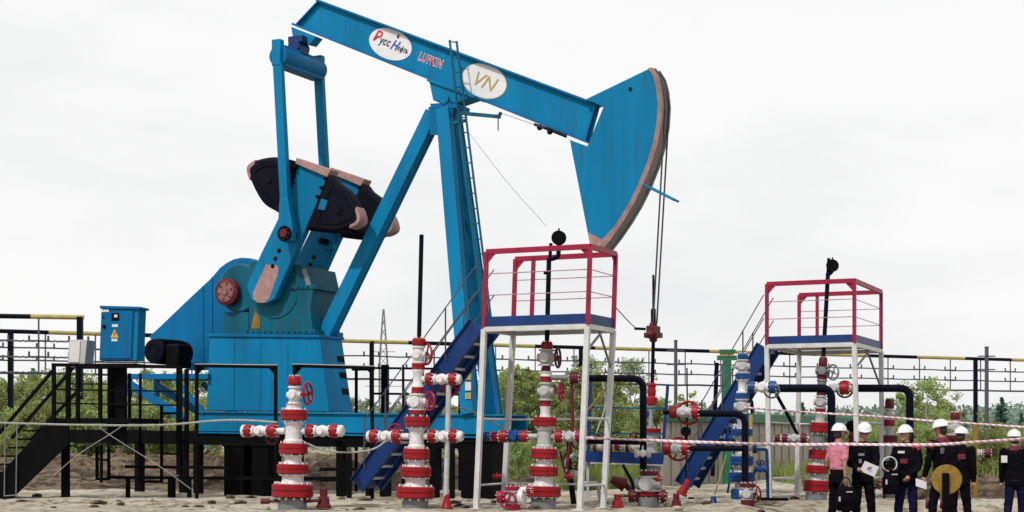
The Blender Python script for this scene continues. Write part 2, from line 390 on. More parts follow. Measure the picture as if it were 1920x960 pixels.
# emblems on the beam
bx = (P(*TR, FB)-P(*TL, FB)).normalized(); by = -(W.cross(bx)); by = by if by.z > 0 else -by
WBp = .145-.003                      # just in front of the web, measured from the flange plane
def onweb(px, py): return P(px, py, -.0265)
def ellipse_plate(name, m, c, rx, ry, thick, parent, ax=bx, ay=by, nrm=-W, off=0):
    e = MB(); n = 48; C0 = onweb(*c)+nrm*off
    e.prism([C0+ax*(rx*math.cos(2*math.pi*k/n))+ay*(ry*math.sin(2*math.pi*k/n)) for k in range(n)], nrm*thick)
    return e.build(name, m, parent)
o1 = ellipse_plate('emblem', 'oval_white', (732, 83), .545, .31, .006, beam)
ellipse_plate('emblem_rim', 'ink_blue', (732, 83), .555, .32, .003, o1); 
bxt = (bx*math.cos(R(-2))+by*math.sin(R(-2)))
st = onweb(732, 83)-W*.012
text_part('Р', 'lettering', 'ink_red', o1, st-bx*.46-by*.04, bx, by, .31, shear=.25, offset=.006, sx=.9)
text_part('усс', 'lettering', 'ink_dark', o1, st-bx*.28-by*.06, bx, by, .22, shear=.25, offset=.003, sx=.68, space=1.12)
text_part('Н', 'lettering', 'ink_blue', o1, st+bx*.02-by*.08, bx, by, .27, shear=.35, offset=.005, sx=.85)
text_part('ефть', 'lettering', 'ink_dark', o1, st+bx*.20-by*.07, bx, by, .165, shear=.25, offset=.002, sx=.66, space=1.12)
dr = MB(); dr.ball(st+bx*.12+by*.2, .03, seg=8); dr.lathe(st+bx*.12+by*.2, by, [(0, .03), (.07, .001)], 8); dr.build('drop_mark', 'ink_dark', o1)
text_part('LUFKIN', 'lettering_edge', 'label_white', beam, onweb(783, 112)-W*.004, bx, by, .245, shear=.05, offset=.011, sx=.66, ext=.002, space=1.16)
text_part('LUFKIN', 'lettering', 'ink_red', beam, onweb(783, 112)-W*.010, bx, by, .245, shear=.05, offset=-.002, sx=.66, ext=.002, space=1.16)
o2 = ellipse_plate('emblem', 'oval_white', (908, 152), .525, .33, .006, beam)
ellipse_plate('emblem_rim', 'ink_gold', (908, 152), .54, .345, .003, o2)
text_part('VN', 'lettering', 'ink_gold', o2, onweb(908, 152)-W*.012-bx*.29-by*.14, bx, by, .40, shear=.3)
# horse head
arc = [(1218, 128), (1228, 143), (1234, 165), (1237, 195), (1235, 230), (1228, 268), (1217, 305), (1202, 343), (1185, 378), (1166, 410), (1147, 438), (1127, 464)]
arc = [(int(p[0]) if 0 else p[0], p[1]) for p in arc]
head_poly = [(1096, 187)]+arc+[(1107, 464), (1068, 262), (1101, 274), (1131, 201), (1113, 192)]
HB0, HB1 = -.2, .2
def P2(px, py, b): return P(px, py, HB0)+W*(b-HB0)
hd = MB(); hd.prism([P2(x, y, HB0) for x, y in head_poly], W*(HB1-HB0))
head = hd.build('horse_head', 'blue', pj, bevel=.008)
hb = MB(); hb.prism([P2(x, y, HB0-.006) for x, y in [(1103, 436), (1129, 449), (1168, 408), (1127, 465), (1107, 465)]], W*.003); hb.build('primer_patch', 'salmon', head)
rim = MB(); rim_in = []; 
A3 = [P2(x, y, 0) for x, y in arc]
cen = P2(930, 170, 0)
def outn(p): v = p-cen; v -= W*v.dot(W); return v.normalized()
for b0, b1, th in ((-.235, -.15, .07), (-.15, .15, .045), (.15, .235, .07)):
    for i in range(len(A3)-1):
        p, q = A3[i], A3[i+1]; np_, nq = outn(p), outn(q)
        pts = [p+W*b0-np_*.03, q+W*b0-nq*.03, q+W*b0+nq*th, p+W*b0+np_*th]
        rim.prism(pts, W*(b1-b0), 0 if b0 < -.2 else 1)
rim.build('head_rim', ['rust_rim', 'grey'], head)
wr = MB(); wr.prism([P2(x, y, -.002)+W*0 for x, y in [(1096, 183), (1113, 188), (1124, 196), (1098, 190)]], W*.1); wr.build('hinge', 'navy_dark', head)
hs_ = MB(); hs_.cyl(P2(1182, 167, HB0-.02), P2(1182, 167, HB0), .035); hs_.build('pin', 'navy_dark', head)
grd = MB(); grd.tube([P2(1200, 343, -.2), P2(1262, 374, -.2)], .022, 8); grd.tube([P2(1200, 343, -.2)+W*.45, P2(1262, 374, -.2)+W*.3, P2(1262, 374, -.2)], .022, 8)
grd.build('wireline_guard', 'blue', head)
ca = MB(); tops = []
for b, x0, x1 in ((-.11, 1245, 1220), (.11, 1252, 1238)):
    pts = [A3[i]+W*b+outn(A3[i])*.08 for i in range(0, 5)]
    e = PJ.L(PJ.a(1228, 0), b*.9, P(1228, 606, 0).z)
    ca.tube(pts+[e], .018, 8)
    pts2 = [p+W*.045 for p in pts]; 
ca.build('wireline', 'cable', pj)
cb = MB(); cc = P(1225, 620, 0)
cb.box(cc, .17, .34, .18, U); cb.cyl(cc-Vector((0, 0, .22)), cc+Vector((0, 0, .16)), .075, bev=.02); cb.ball(cc-W*.15-Vector((0, 0, .08)), .09); cb.ball(cc+W*.15-Vector((0, 0, .06)), .09)
cb.box(cc+Vector((0, 0, -.09)), .3, .26, .1, U)
cbo = cb.build('carrier_bar', 'maroon', pj, bevel=.01)
k_ = MB(); k_.cyl(cc+Vector((0, 0, .1)), cc+Vector((0, 0, .42)), .05); k_.cyl(cc+Vector((0, 0, .42)), cc+Vector((0, 0, 1.08)), .022); k_.bar(P(1190, 616, 0), P(1210, 617, 0), .05, .05)
k_.build('rod_clamp', 'navy_dark', cbo)
rd = MB(); rd.cyl(cc-Vector((0, 0, .2)), P(1223, 722, 0), .035); rd.build('polished_rod', 'navy_dark', pj)
# underside fittings
uf = MB(); uf.tube([P(1002, 233, -.1), P(1030, 243, -.1), P(1062, 256, -.1)], .03, 8); uf.ball(P(1012, 239, -.1), .06); uf.ball(P(1031, 247, -.1), .06)
uf.build('beam_fitting', 'navy_dark', beam)
# saddle + post
sd = MB(); slab(sd, [(804, 150), (886, 181), (852, 193), (812, 188)], -.22, .22); slab(sd, [(800, 146), (888, 178), (888, 184), (800, 152)], -.26, .26)
sd.cyl(P(832, 186, -.3), P(832, 186, -.3)+W*.6, .1); sad = sd.build('saddle_bearing', 'blue', pj, bevel=.008)
sp = MB(); 
capc = PJ.a(836, 0); zc = P(836, 197, 0).z
slab(sp, [(806, 194), (858, 194), (856, 203), (808, 203)], -.28, .28)
slab(sp, [(803, 200), (852, 200), (832, 253), (806, 253)], -.27, -.24)
sp.box(PJ.L(PJ.a(838, 0), 0, P(838, 215, 0).z), .42, .5, .4, U)
sp.build('post_cap', 'blue_deep', pj, bevel=.006)
BW = .62
def hbeam(mb, p, q, wd, dp, side, th=.025):
    "H section: flanges parallel to the length with faces toward 'side'"
    ax = (q-p).normalized(); s_ = (side-ax*ax.dot(side)).normalized(); o = ax.cross(s_)
    for k in (-1, 1): mb.bar(p+s_*k*(dp/2-th/2), q+s_*k*(dp/2-th/2), th, wd, s_)
    mb.bar(p, q, dp-2*th, th, s_)
zsk = P(885, 775, -.5).z
for nm, b_bot, px_top, px_bot, b_top in (('near', -BW, 838, 881, -.2), ('far', None, 862, 925, .2)):
    a_top = PJ.a(836, -.2); 
    if nm == 'near':
        p = P(835, 205, -.2); q = P(882, 777, -BW)
    else:
        p = P(847, 205, .2); bb = PJ.b_for(PJ.a(882, -BW), 925); q = PJ.L(PJ.a(882, -BW), bb, zsk)
    l = MB(); l.bar(p, q, .27, .24, W, 0)
    ax = (q-p).normalized(); s_ = (W-ax*ax.dot(W)).normalized()
    for k in (-1, 1): l.bar(p+s_*(k*.145), q+s_*(k*.145), .02, .29, s_)
    lg = l.build('post_leg', 'blue', pj, bevel=.006)
xb = MB()
pn, pf = (P(835, 205, -.2), P(882, 777, -BW)), (P(847, 205, .2), PJ.L(PJ.a(882, -BW), bb, zsk))
for t0, t1 in ((.30, .30), (.62, .62), (.3, .62), (.62, .30), (.62, .95)):
    xb.bar(pn[0].lerp(pn[1], t0), pf[0].lerp(pf[1], t1), .07, .05)
xb.build('cross_brace', 'blue', pj)
rb = MB(); p, q = P(815, 212, 0), P(611, 632, 0); rb.bar(p, q, .26, .26, W); ax = (q-p).normalized(); s_ = (W-ax*ax.dot(W)).normalized()
rb.bar(p-s_*.14, q-s_*.14, .022, .30, s_); rb.bar(p+s_*.14, q+s_*.14, .022, .30, s_); rb.build('rear_leg', 'blue', pj, bevel=.006)
for y0, y1, mm_ in ((690, 712, 'pole_yellow'), (716, 732, 'label_white'), (736, 748, 'pole_yellow')):
    m_ = MB(); m_.prism([P(x, y, -BW-.16) for x, y in ((872, y0), (883, y0), (883, y1), (872, y1))], W*.006); m_.build('marking_plate', mm_, pj)
# ladder in front of the post
ld = MB(); LB = -.42
l0, l1, r0, r1 = P(843, 75, LB), P(906, 600, LB), P(856, 77, LB), P(921, 600, LB)
ld.bar(l0, l1, .035, .035, U); ld.bar(r0, r1, .035, .035, U)
for k in range(19):
    t = .005+k/18.4; ld.tube([l0.lerp(l1, t), r0.lerp(r1, t)], .013, 6)
lad = ld.build('ladder', 'teal', pj)
ld = MB(); ld.bar(P(862, 212, LB), P(938, 219, LB), .07, .06); ld.tube([P(934, 214, LB), P(934, 245, LB)], .012, 6); ld.ball(P(938, 213, LB), .04, seg=8)
ld.bar(P(850, 231, -.3), P(872, 226, LB), .06, .06); ld.build('service_arm', 'teal', pj)
# equalizer, pitmans
bN, bF = -.98, .78
aE = PJ.a(521, bN); bF = PJ.b_for(aE, 598)
print('pitman b', bN, bF)
zE = P(521, 104, bN).z
eq = MB(); eq.cyl(PJ.L(aE, bN, zE), PJ.L(aE, bF, zE), .22, 24); eq.box(PJ.L(aE, (bN+bF)/2, zE), .30, bF-bN-.1, .44, U)
eqo = eq.build('equalizer', 'blue_deep', pj, bevel=.01)
e2 = MB()
for b in (bN, bF): e2 = MB(); e2.box(PJ.L(aE, b, zE+.05), .22, .16, .56, U); e2.build('equalizer_end', 'blue', eqo, bevel=.02)
tb = MB(); mid = (bN+bF)/2; ct = PJ.L(aE, mid, zE+.33)
tb.cyl(ct-W*.22, ct+W*.22, .14); tb.box(ct+Vector((0, 0, -.16)), .3, .34, .2, U); tb.box(ct+Vector((0, 0, .16)), .36, .3, .14, U)
tb.build('tail_bearing', 'navy', pj, bevel=.01)
tb = MB(); slab(tb, [(546, 50), (592, 68), (580, 83), (550, 76)], -.14, .14); tb.build('bearing_bracket', 'blue', pj)
zp = P(539, 439, bN).z
for b, nm in ((bN, 'n'), (bF, 'f')):
    pt = PJ.L(aE, b, zE+.02); pb = PJ.L(PJ.a(539, bN), b, zp)
    m_ = MB(); m_.bar(pt, pb, .14, .2, W); ax = (pb-pt).normalized()
    m_.prism([pb-ax*.75+U*.1, pb-ax*.75-U*.1, pb-ax*.1-U*.19, pb+ax*.14-U*.14, pb+ax*.19, pb+ax*.14+U*.14, pb-ax*.1+U*.19], W*.16)
    for v in m_.v[-14:]: v -= W*.08
    pm = m_.build('pitman_arm', 'blue', pj, bevel=.01)
    c_ = MB(); WW = W; W = W if nm == 'n' else -W
    c_.cyl(pb+W*.3, pb-W*.08, .07, 16, 0); c_.cyl(pb-W*.08, pb-W*.13, .16, 28, 0, .01); c_.ring(pb-W*.13, W, .15, .015, mi=0); c_.cyl(pb-W*.13, pb-W*.17, .09, 20, 1, .01)
    for k in range(8):
        t = k*math.pi/4; q = pb-W*.13+U*(.12*math.cos(t))+Vector((0, 0, .12*math.sin(t))); c_.cyl(q, q-W*.02, .016, 6, 1)
    W = WW; c_.build('crank_pin', ['navy_dark', 'maroon'], pm)
# cranks
CN = -.62; crank_px = [(564, 307), (620, 332), (603, 372), (563, 462), (519, 561), (505, 569), (489, 569), (475, 562), (467, 535), (495, 474), (527, 409), (551, 351)]
a0 = PJ.a(592, CN); CF = PJ.b_for(a0, 655); print('crank b', CN, CF)
w_left = [(563, 309), (552, 351), (540, 402), (521, 396), (499, 381), (480, 348), (471, 318), (484, 304), (502, 298), (525, 296), (551, 301)]
w_right = [(600, 378), (621, 330), (637, 343), (658, 360), (675, 389), (682, 411), (676, 423), (656, 431), (637, 437), (613, 436), (579, 432)]
tip_l = [(471, 318), (484, 306), (489, 304), (476, 334)]
tip_r = [(675, 391), (681, 411), (676, 423), (657, 431)]
def crank(bc, far):
    db = bc-CN
    q = lambda x, y, b=0: P(x, y, CN)+W*(db+b)
    m_ = MB(); m_.prism([q(x, y, -.09) for x, y in crank_px], W*.18)
    cr = m_.build('crank', 'blue', pj, bevel=.012)
    m_ = MB(); m_.prism([q(x, y, -.17) for x, y in [(564, 298), (628, 320), (621, 334), (562, 309)]], W*.34)
    m_.build('end_plate', 'salmon', cr, bevel=.008)
    if not far:
        m_ = MB(); m_.prism([q(x, y, -.094) for x, y in [(503, 497), (522, 498), (527, 504), (525, 516), (510, 559), (501, 568), (488, 568), (480, 562), (479, 550)]], W*.003); m_.build('primer_patch', 'salmon', cr)
    m_ = MB()
    for x, y in ((528, 471), (521, 486), (516, 500)):
        m_.cyl(q(x, y, -.095), q(x, y, .095), .05, 14)
    m_.build('pin_hole', 'black', cr)
    for poly, tip, sg in ((w_left, tip_l, -1), (w_right, tip_r, 1)):
        mid_ = chain([Vector((x, y, 0)) for x, y in poly], 4); poly = [(v.x, v.y) for v in mid_]; tip = [(v.x, v.y) for v in mid_ if ((v.x < 489 and v.y < 341) if sg < 0 else (v.x+.35*(v.y-390) > 674 and v.y > 388))]
        m_ = MB(); cx_ = sum(p[0] for p in poly)/len(poly); cy_ = sum(p[1] for p in poly)/len(poly)
        layers = [(-.17, .86), (-.11, 1), (.11, 1), (.17, .86)]; vs = []; fs = []; n = len(poly)
        for b, s_ in layers: vs += [q(cx_+(x-cx_)*s_, cy_+(y-cy_)*s_, b) for x, y in poly]
        for k in range(3):
            for i in range(n): fs.append((k*n+i, k*n+(i+1) % n, (k+1)*n+(i+1) % n, (k+1)*n+i))
        fs += [tuple(range(n)), tuple(range(4*n-1, 3*n-1, -1))]
        m_.add(vs, fs)
        for t in (.15, .5, .85):       # bolt lugs along the crank edge
            e0 = Vector(((552, 351) if sg < 0 else (600, 378))); e1 = Vector(((563, 309) if sg < 0 else (621, 330)))
            c2 = e0.lerp(e1, t); m_.cyl(q(c2.x, c2.y, -.2), q(c2.x, c2.y, .2), .04, 8)
        wt = m_.build('counterweight', 'black_iron', cr, bevel=.03)
        if not far:
            rb_ = MB(); pr_ = [q(cx_+(x-cx_)*.62, cy_+(y-cy_)*.62, -.172) for x, y in poly]; rb_.tube(pr_, .022, 6, close=True); rb_.cyl(q(cx_, cy_, -.16), q(cx_, cy_, -.20), .07, 14); rb_.build('casting_rib', 'black_iron', wt)
        m_ = MB(); m_.prism([q(cx_+(x-cx_)*1.012, cy_+(y-cy_)*1.012, -.165) for x, y in tip], W*.33); m_.build('weight_tip', 'salmon', wt, bevel=.012)
        if sg > 0 and not far:
            m_ = MB(); m_.prism([q(x, y, -.185) for x, y in [(612, 375), (624, 378), (618, 397), (606, 394)]], W*-.02); m_.build('plate', 'blue', wt)
    return cr
crank(CN, False); crank(CF, True)
# gearbox
gb = MB(); GN, GF = CN+.16, CF-.16
slab(gb, [(466, 487), (560, 495), (580, 560), (583, 626), (466, 626)], GN, GF)
gbo = gb.build('gearbox', 'teal', pj, bevel=.03)
g2 = MB(); slab(g2, [(420, 585), (466, 585), (466, 626), (416, 626)], GN+.05, GF-.05); 
c0 = P(447, 540, GN+.02); g2.cyl(c0, c0+W*(GF-GN-.04), .53, 32, bev=.03); c0 = P(515, 545, GN-.02); g2.cyl(c0, c0+W*(GF-GN+.04), .62, 32, bev=.03)
g2.build('gearbox_housing', 'teal', gbo)
g3 = MB(); 
for x0, x1, y0, y1 in ((462, 590, 618, 627), (545, 592, 534, 542)):
    slab(g3, [(x0, y0), (x1, y0), (x1, y1), (x0, y1)], GN-.06, GF+.06)
slab(g3, [(553, 497), (577, 501), (587, 545), (582, 575), (586, 620), (560, 620)], GN-.04, GF+.03); g3.build('gearbox_flange', 'teal', gbo, bevel=.006)
gk = MB()
for i in range(12): c_ = P(464+i*11, 622.5, GN-.06); gk = MB(); gk.cyl(c_, c_-W*.03, .022, 6); gk.build('bolt', 'teal', gbo)
for i in range(5): c_ = P(549+i*9.5, 538, GN-.06); gk = MB(); gk.cyl(c_, c_-W*.03, .02, 6); gk.build('bolt', 'teal', gbo)
for i in range(14):
    t = math.pi*i/13; c_ = P(515, 545, GN-.02)+U*(.55*math.cos(t))+Vector((0, 0, .55*math.sin(t))); gk = MB(); gk.cyl(c_, c_-W*.03, .022, 6); gk.build('bolt', 'teal', gbo)
g4 = MB(); slab(g4, [(566, 505), (574, 503), (584, 538), (576, 541)], GN-.05, GN-.045); g4.build('data_plate', 'grey', gbo)
g5 = MB(); slab(g5, [(479, 582), (487, 598), (487, 616), (471, 616), (474, 598)], GN-.012, GN-.004); g5.build('warning_mark', 'ochre', gbo)
bd = MB(); c0 = P(423, 547, GN-.15); bd.cyl(c0, c0+W*.14, .30, 32, 0, .02); bd.cyl(c0-W*.02, c0, .24, 32, 1, .01); bd.cyl(c0-W*.05, c0-W*.02, .07, 16, 1)
for k in range(6):
    t = k*math.pi/3+.3; q = c0-W*.021+U*(.165*math.cos(t))+Vector((0, 0, .165*math.sin(t))); bd.cyl(q, q-W*.012, .024, 10, 0)
bd.ring(c0-W*.02, W, .22, .012, mi=0)
bd.cyl(c0+W*.14, c0+W*.5, .06, 12, 0)
bd.build('brake_drum', ['maroon', 'drum'], pj)
# belt guard
GB = GF+.12
bg_ = MB(); a45 = [(279, 631), (300, 612), (350, 564), (397, 520), (412, 502), (424, 493), (437, 486), (452, 483), (468, 484), (480, 489), (490, 500), (494, 520), (490, 690), (352, 694), (300, 660)]
slab(bg_, a45, GB, GB+.25); bgo = bg_.build('belt_guard', 'blue_deep', pj, bevel=.015)
sm = MB(); 
for x in (380, 397): sm.bar(P(x, 520 if x > 390 else 538, GB-.012), P(x, 690, GB-.012), .02, .02, W)
sm.build('seam', 'blue', bgo)
# base box
bB = -.62; aR = PJ.a(597, bB); bBF = PJ.b_for(aR, 640); print('box b', bB, bBF)
A = lambda px, py: P(px, py, bB)
bx_ = MB()
dpt = W*(bBF-bB)
f0, f1, f2, f3 = A(393, 628), A(598, 631), A(618, 772), A(387, 770)
ins = W*.0
bx_.prism([f0, f1, f2, f3], dpt)
bb_o = bx_.build('base_box', 'blue', pj, bevel=.012)
tp = MB(); tp.prism([A(389, 625)-W*.04, A(601, 628)-W*.04, A(601, 633)-W*.04, A(389, 631)-W*.04], dpt+W*.08)
for x in (440, 490, 540): tp.bar(A(x, 634)-W*.004, A(x-1, 768)-W*.004, .012, .012, W)
tp.build('top_flange', 'blue_deep', bb_o, bevel=.005)
dk = MB(); ecx = dpt*.8
e_t, e_b = f1, f2; en = ((e_b-e_t).cross(W)).normalized(); en = en if en.dot(U) > 0 else -en
for t in (.28, .50, .72):
    dk = MB(); c_ = e_t.lerp(e_b, t)+dpt*.82+en*.004; dk.prism([c_+W*.14*i+((e_b-e_t).normalized())*.065*j for i, j in ((-1, -1), (1, -1), (1, 1), (-1, 1))], en*.004); dk.build('vent_opening', 'black', bb_o)
# skid
sk = MB(); SB = -.68; SF = bBF+.1
for b in (SB, SF-.06):
    slabp = [P(371, 771, SB)+W*(b-SB), P(946, 777, SB)+W*(b-SB), P(946, 822, SB)+W*(b-SB), P(371, 812, SB)+W*(b-SB)]
    sk.prism(slabp, W*.06)
    for (i, j, s_) in ((0, 1, -1), (3, 2, 1)):
        p_, q_ = slabp[i]-W*.05, slabp[j]-W*.05; sk.prism([p_, q_, q_+Vector((0, 0, s_*.03)), p_+Vector((0, 0, s_*.03))], W*.16)
sk.prism([P(371, 771, SB), P(946, 777, SB), P(946, 779.5, SB), P(371, 773.5, SB)], W*(SF-SB))
sk.build('skid', 'blue', pj)
ms = MB()
for b in (SB, SF-.1):
    o_ = W*(b-SB)
    ms.bar(P(238, 706, SB)+o_, P(392, 706, SB)+o_, .12, .1); ms.bar(P(242, 720, SB)+o_, P(346, 785, SB)+o_, .17, .1); ms.bar(P(242, 705, SB)+o_, P(242, 742, SB)+o_, .12, .1, U); ms.bar(P(330, 716, SB)+o_, P(384, 775, SB)+o_, .1, .08)
ms.prism([P(238, 702, SB), P(392, 702, SB), P(392, 705, SB), P(238, 705, SB)], W*(SF-SB))
ms.build('motor_bracket', 'blue_deep', pj, bevel=.005)
# motor
mo = MB(); c0 = P(286, 658, SB-.12); r_ = .27
mo.lathe(c0, W, [(0, .12), (.02, r_*.9), (.05, r_), (.12, r_), (.13, r_*.9), (1.0, r_*.9), (1.02, r_), (1.1, r_)], 28)
for k in range(24):
    t = 2*math.pi*k/24; dvec = U*math.cos(t)+Vector((0, 0, 1))*math.sin(t)
    mo.bar(c0+W*.15+dvec*.265, c0+W*.98+dvec*.265, .04, .012, dvec)
mo.ring(c0-W*.005, W, .15, .012); mo.ring(c0-W*.005, W, .09, .012)
mo.build('motor', 'black_iron', pj)
ti = MB(); ti.box(P(335, 668, SB+.2), .36, .5, .52, U); ti.build('motor_cover', 'black', pj, bevel=.05)

# footings
def footing(pts_px, D, label):
    x0, x1, y0 = pts_px; f = Frame((x0+x1)/2, D, 26); m_ = MB()
    wd = (x1-x0)/f.s; zt = EYE+(HZ-y0)/f.s; zb = -.1
    m_.box(Vector((f.O.x, f.O.y, (zt+zb)/2)), wd*.92, .5, zt-zb, f.u); m_.box(Vector((f.O.x, f.O.y, zt-.03)), wd*1.04, .56, .05, f.u)
    return own_origin(m_, 'footing', 'black', label, 'footing', 'black footings under the pumpjack', bevel=.01)
footing((427, 475, 832), 33.6, 'left black block footing of the pair under the base box')
footing((480, 520, 832), 33.4, 'right black block footing of the pair under the base box')
footing((868, 940, 825), 31.9, 'dark footing under the foot of the post legs, right of the rest')
fb = MB(); fF = Frame(500, 34.2, 26)
ub = MB()
for b in (-.5, .5): ub.bar(P(95, 817, b-.1), P(900, 828, b-.1), .30, .16)
for x in range(150, 900, 90): ub.bar(P(x, 816+(x-95)*.0137, -.6), P(x, 816+(x-95)*.0137, -.6)+W*1.1, .22, .12)
pads = thing('steel_grillage', PJ.base, 'long black steel beams carrying the pumpjack skid just above the ground', 'steel frame')
ub.build('beam', 'black', pads)
for x in (262, 345, 372, 560, 640, 722, 815): pst = MB(); pst.bar(P(x, 826, -.6), Vector((P(x, 826, -.6).x, P(x, 826, -.6).y, -.1)), .16, .16, U); pst.build('post', 'black', pads)

# ------------------------------------------------------------------ left black staircase, deck and railings
AC = Frame(200, 31, 12)
def Pa(x, y, b=0): return AC.P(x, y, b)
acc = thing('access_deck', AC.base, 'black steel access deck with railing and staircase at the left', 'staircase')
m_ = MB(); m_.prism([Pa(88, 784), Pa(246, 784), Pa(246, 793), Pa(88, 793)], AC.w*1.3); m_.build('deck', 'black', acc)
m_ = MB()
for b in (0, 1.2):
    m_.prism([Pa(92, 790, b), Pa(128, 790, b), Pa(128, 832, b), Pa(20, 936, b), Pa(-45, 936, b)], AC.w*.05)
m_.build('stringer', 'black', acc)
for k in range(8):
    t = (k+.5)/8; c_ = Pa(92+(-25-92)*t, 800+(925-800)*t, .62); m_ = MB(); m_.box(c_, .28, 1.15, .04, AC.u); m_.build('step', 'black', acc)
def rail_set(fr, parent, top, posts, ybot, b=0, wd=.055, midy=(), hi=True, mats=('black',)):
    m1 = MB(); (xa, ya), (xb_, yb) = top
    m1.bar(fr.P(xa, ya, b), fr.P(xb_, yb, b), wd, wd)
    for y in midy:
        m1.bar(fr.P(xa, ya+y, b), fr.P(xb_, yb+y, b), .03, .03)
    m1.build('railing', mats[0], parent)
    if hi:
        m2 = MB(); v = Vector((0, 0, wd/2+.008)); m2.bar(fr.P(xa, ya, b)+v, fr.P(xb_, yb, b)+v, .014, wd*.8); m2.build('rail_highlight', 'grey', parent)  # grey strip painting a top-light highlight on the dark rail
    for x in posts:
        y = ya+(yb-ya)*(x-xa)/(xb_-xa); m3 = MB(); p = fr.P(x, y, b); q = fr.P(x, ybot, b); m3.bar(p, q, wd, wd, fr.u); m3.build('post', mats[0], parent)
rail_set(AC, acc, ((98, 684), (338, 688)), (101, 146, 188, 338), 790, 0, .065, (46, 72), hi=False)
rail_set(AC, acc, ((128, 690), (235, 690)), (129, 187), 790, 1.2, .04, (30,), hi=False)
m_ = MB()
for x, wd in ((209, .12), (227, .2)): m_.bar(Pa(x, 690, .3), Pa(x, 835, .3), wd, .12, AC.u)
m_.bar(Pa(180, 686, .25), Pa(265, 686, .25), .07, .5)
m_.build('cabinet_stand', 'black', acc)
for p, q in (((99, 695), (-10, 822)), ((137, 690), (22, 822)), ((146, 733), (60, 822))):
    m_ = MB(); m_.bar(Pa(*p, 0 if p[0] == 99 else 1.15), Pa(*q, 0 if p[0] == 99 else 1.15), .055, .055); m_.build('handrail', 'black', acc)
m_ = MB()
for x, y0, y1, wd in ((123, 832, 936, .13), (243, 700, 790, .05), (190, 835, 905, .05)): m_.bar(Pa(x, y0, .5), Pa(x, y1, .5), wd, wd, AC.u)
m_.build('leg', 'black', acc)
m_ = MB()
for x in (10, 32): m_.tube([Pa(x-2, 930, -.05), Pa(x, 790, -.05)], .012, 6)
m_.tube([Pa(8, 930, -.05), Pa(32, 928, -.05)], .012, 6)
m_.build('stake', 'grey', acc)

# low frame of dark pipework under the deck
LF = Frame(320, 32.2, 14)
lf = thing('low_scaffold', LF.base, 'low black framework of square pipes in front of the brown soil bank', 'pipe frame')
def lfbar(x0, y0, x1, y1, wd, b=0): 
    m = MB(); p, q = LF.P(x0, y0, b), LF.P(x1, y1, b); m.bar(p, q, wd, wd, LF.u if abs(x0-x1) < 5 else None); return m.build('bar', 'black', lf)
for a_ in ((182, 838, 182, 900, .05), (204, 838, 204, 900, .05), (182, 862, 204, 862, .04), (180, 898, 206, 898, .05), (205, 895, 600, 898, .06), (235, 875, 430, 877, .06), (240, 895, 240, 934, .07), (322, 895, 322, 934, .12), (355, 895, 355, 934, .07),
           (263, 700, 263, 905, .045), (303, 758, 303, 905, .05), (303, 775, 335, 775, .05), (336, 690, 336, 890, .09), (350, 692, 350, 905, .07), (262, 903, 303, 903, .05), (303, 851, 336, 851, .04),
           (600, 880, 700, 880, .07), (600, 900, 700, 898, .07), (655, 850, 655, 935, .08), (690, 860, 690, 930, .08), (560, 896, 640, 896, .05), (728, 850, 728, 930, .1), (848, 840, 848, 935, .09)):
    lfbar(*a_)

# railings in front of the base box
RC = Frame(520, 31.4, 10)
for (lbl, top, posts, yb, nm) in (
    ('black railing panel with a highlight painted along its top in front of the left of the base box', ((366, 686), (520, 688)), (369, 517), 905, 'r'),
    ('black railing panel with a highlight painted along its top in front of the right of the base box', ((549, 686), (702, 690)), (552, 698), 905, 'r')):
    f = Frame(sum(t[0] for t in top)/2, 31.4, 10); t_ = thing('guard_railing', f.base, lbl, 'railing', 'black railings in front of the pumpjack base')
    (xa, ya), (xb_, yb_) = top; m1 = MB(); m1.bar(f.P(xa, ya), f.P(xb_, yb_), .06, .06); m1.build('rail', 'black', t_)
    m2 = MB(); v = Vector((0, 0, .038)); m2.bar(f.P(xa, ya)+v, f.P(xb_, yb_)+v, .014, .05); m2.build('rail_highlight', 'white_grey', t_)  # pale strip stands in for skylight catching the black rail's top
    for x in posts:
        m3 = MB(); p = f.P(x, ya+1); q = Vector((p.x, p.y, -.05)); m3.bar(p, q, .06, .06, f.u); m3.build('post', 'black', t_)
    for x, s_ in ((posts[0], 1), (posts[1], -1)):
        m4 = MB(); p = f.P(x, ya+3); m4.prism([p, p+f.u*s_*.16, p-Vector((0, 0, .16))], f.w*.02); m4.build('gusset', 'black', t_)
f = Frame(790, 36.5, 8); t_ = thing('guard_railing', f.base, 'dark railing with thick post behind the second well from the left', 'railing')
for y in (690, 738): m1 = MB(); m1.bar(f.P(700, y), f.P(868, y+2), .05, .05); m1.build('rail', 'navy_dark', t_)
for x, wd in ((722, .16), (756, .05), (793, .05), (826, .05), (862, .06)):
    m1 = MB(); p = f.P(x, 684); m1.bar(p, Vector((p.x, p.y, -.05)), wd, wd, f.u); m1.build('post', 'navy_dark', t_)
f = Frame(670, 35.6, 8); t_ = thing('guard_railing', f.base, 'black railing frame between the base box and the thick post', 'railing')
m1 = MB(); m1.bar(f.P(660, 693), f.P(702, 693), .05, .05); m1.build('rail', 'black', t_)
for x in (668, 697):
    m1 = MB(); p = f.P(x, 690); m1.bar(p, Vector((p.x, p.y, -.05)), .06, .06, f.u); m1.build('post', 'black', t_)

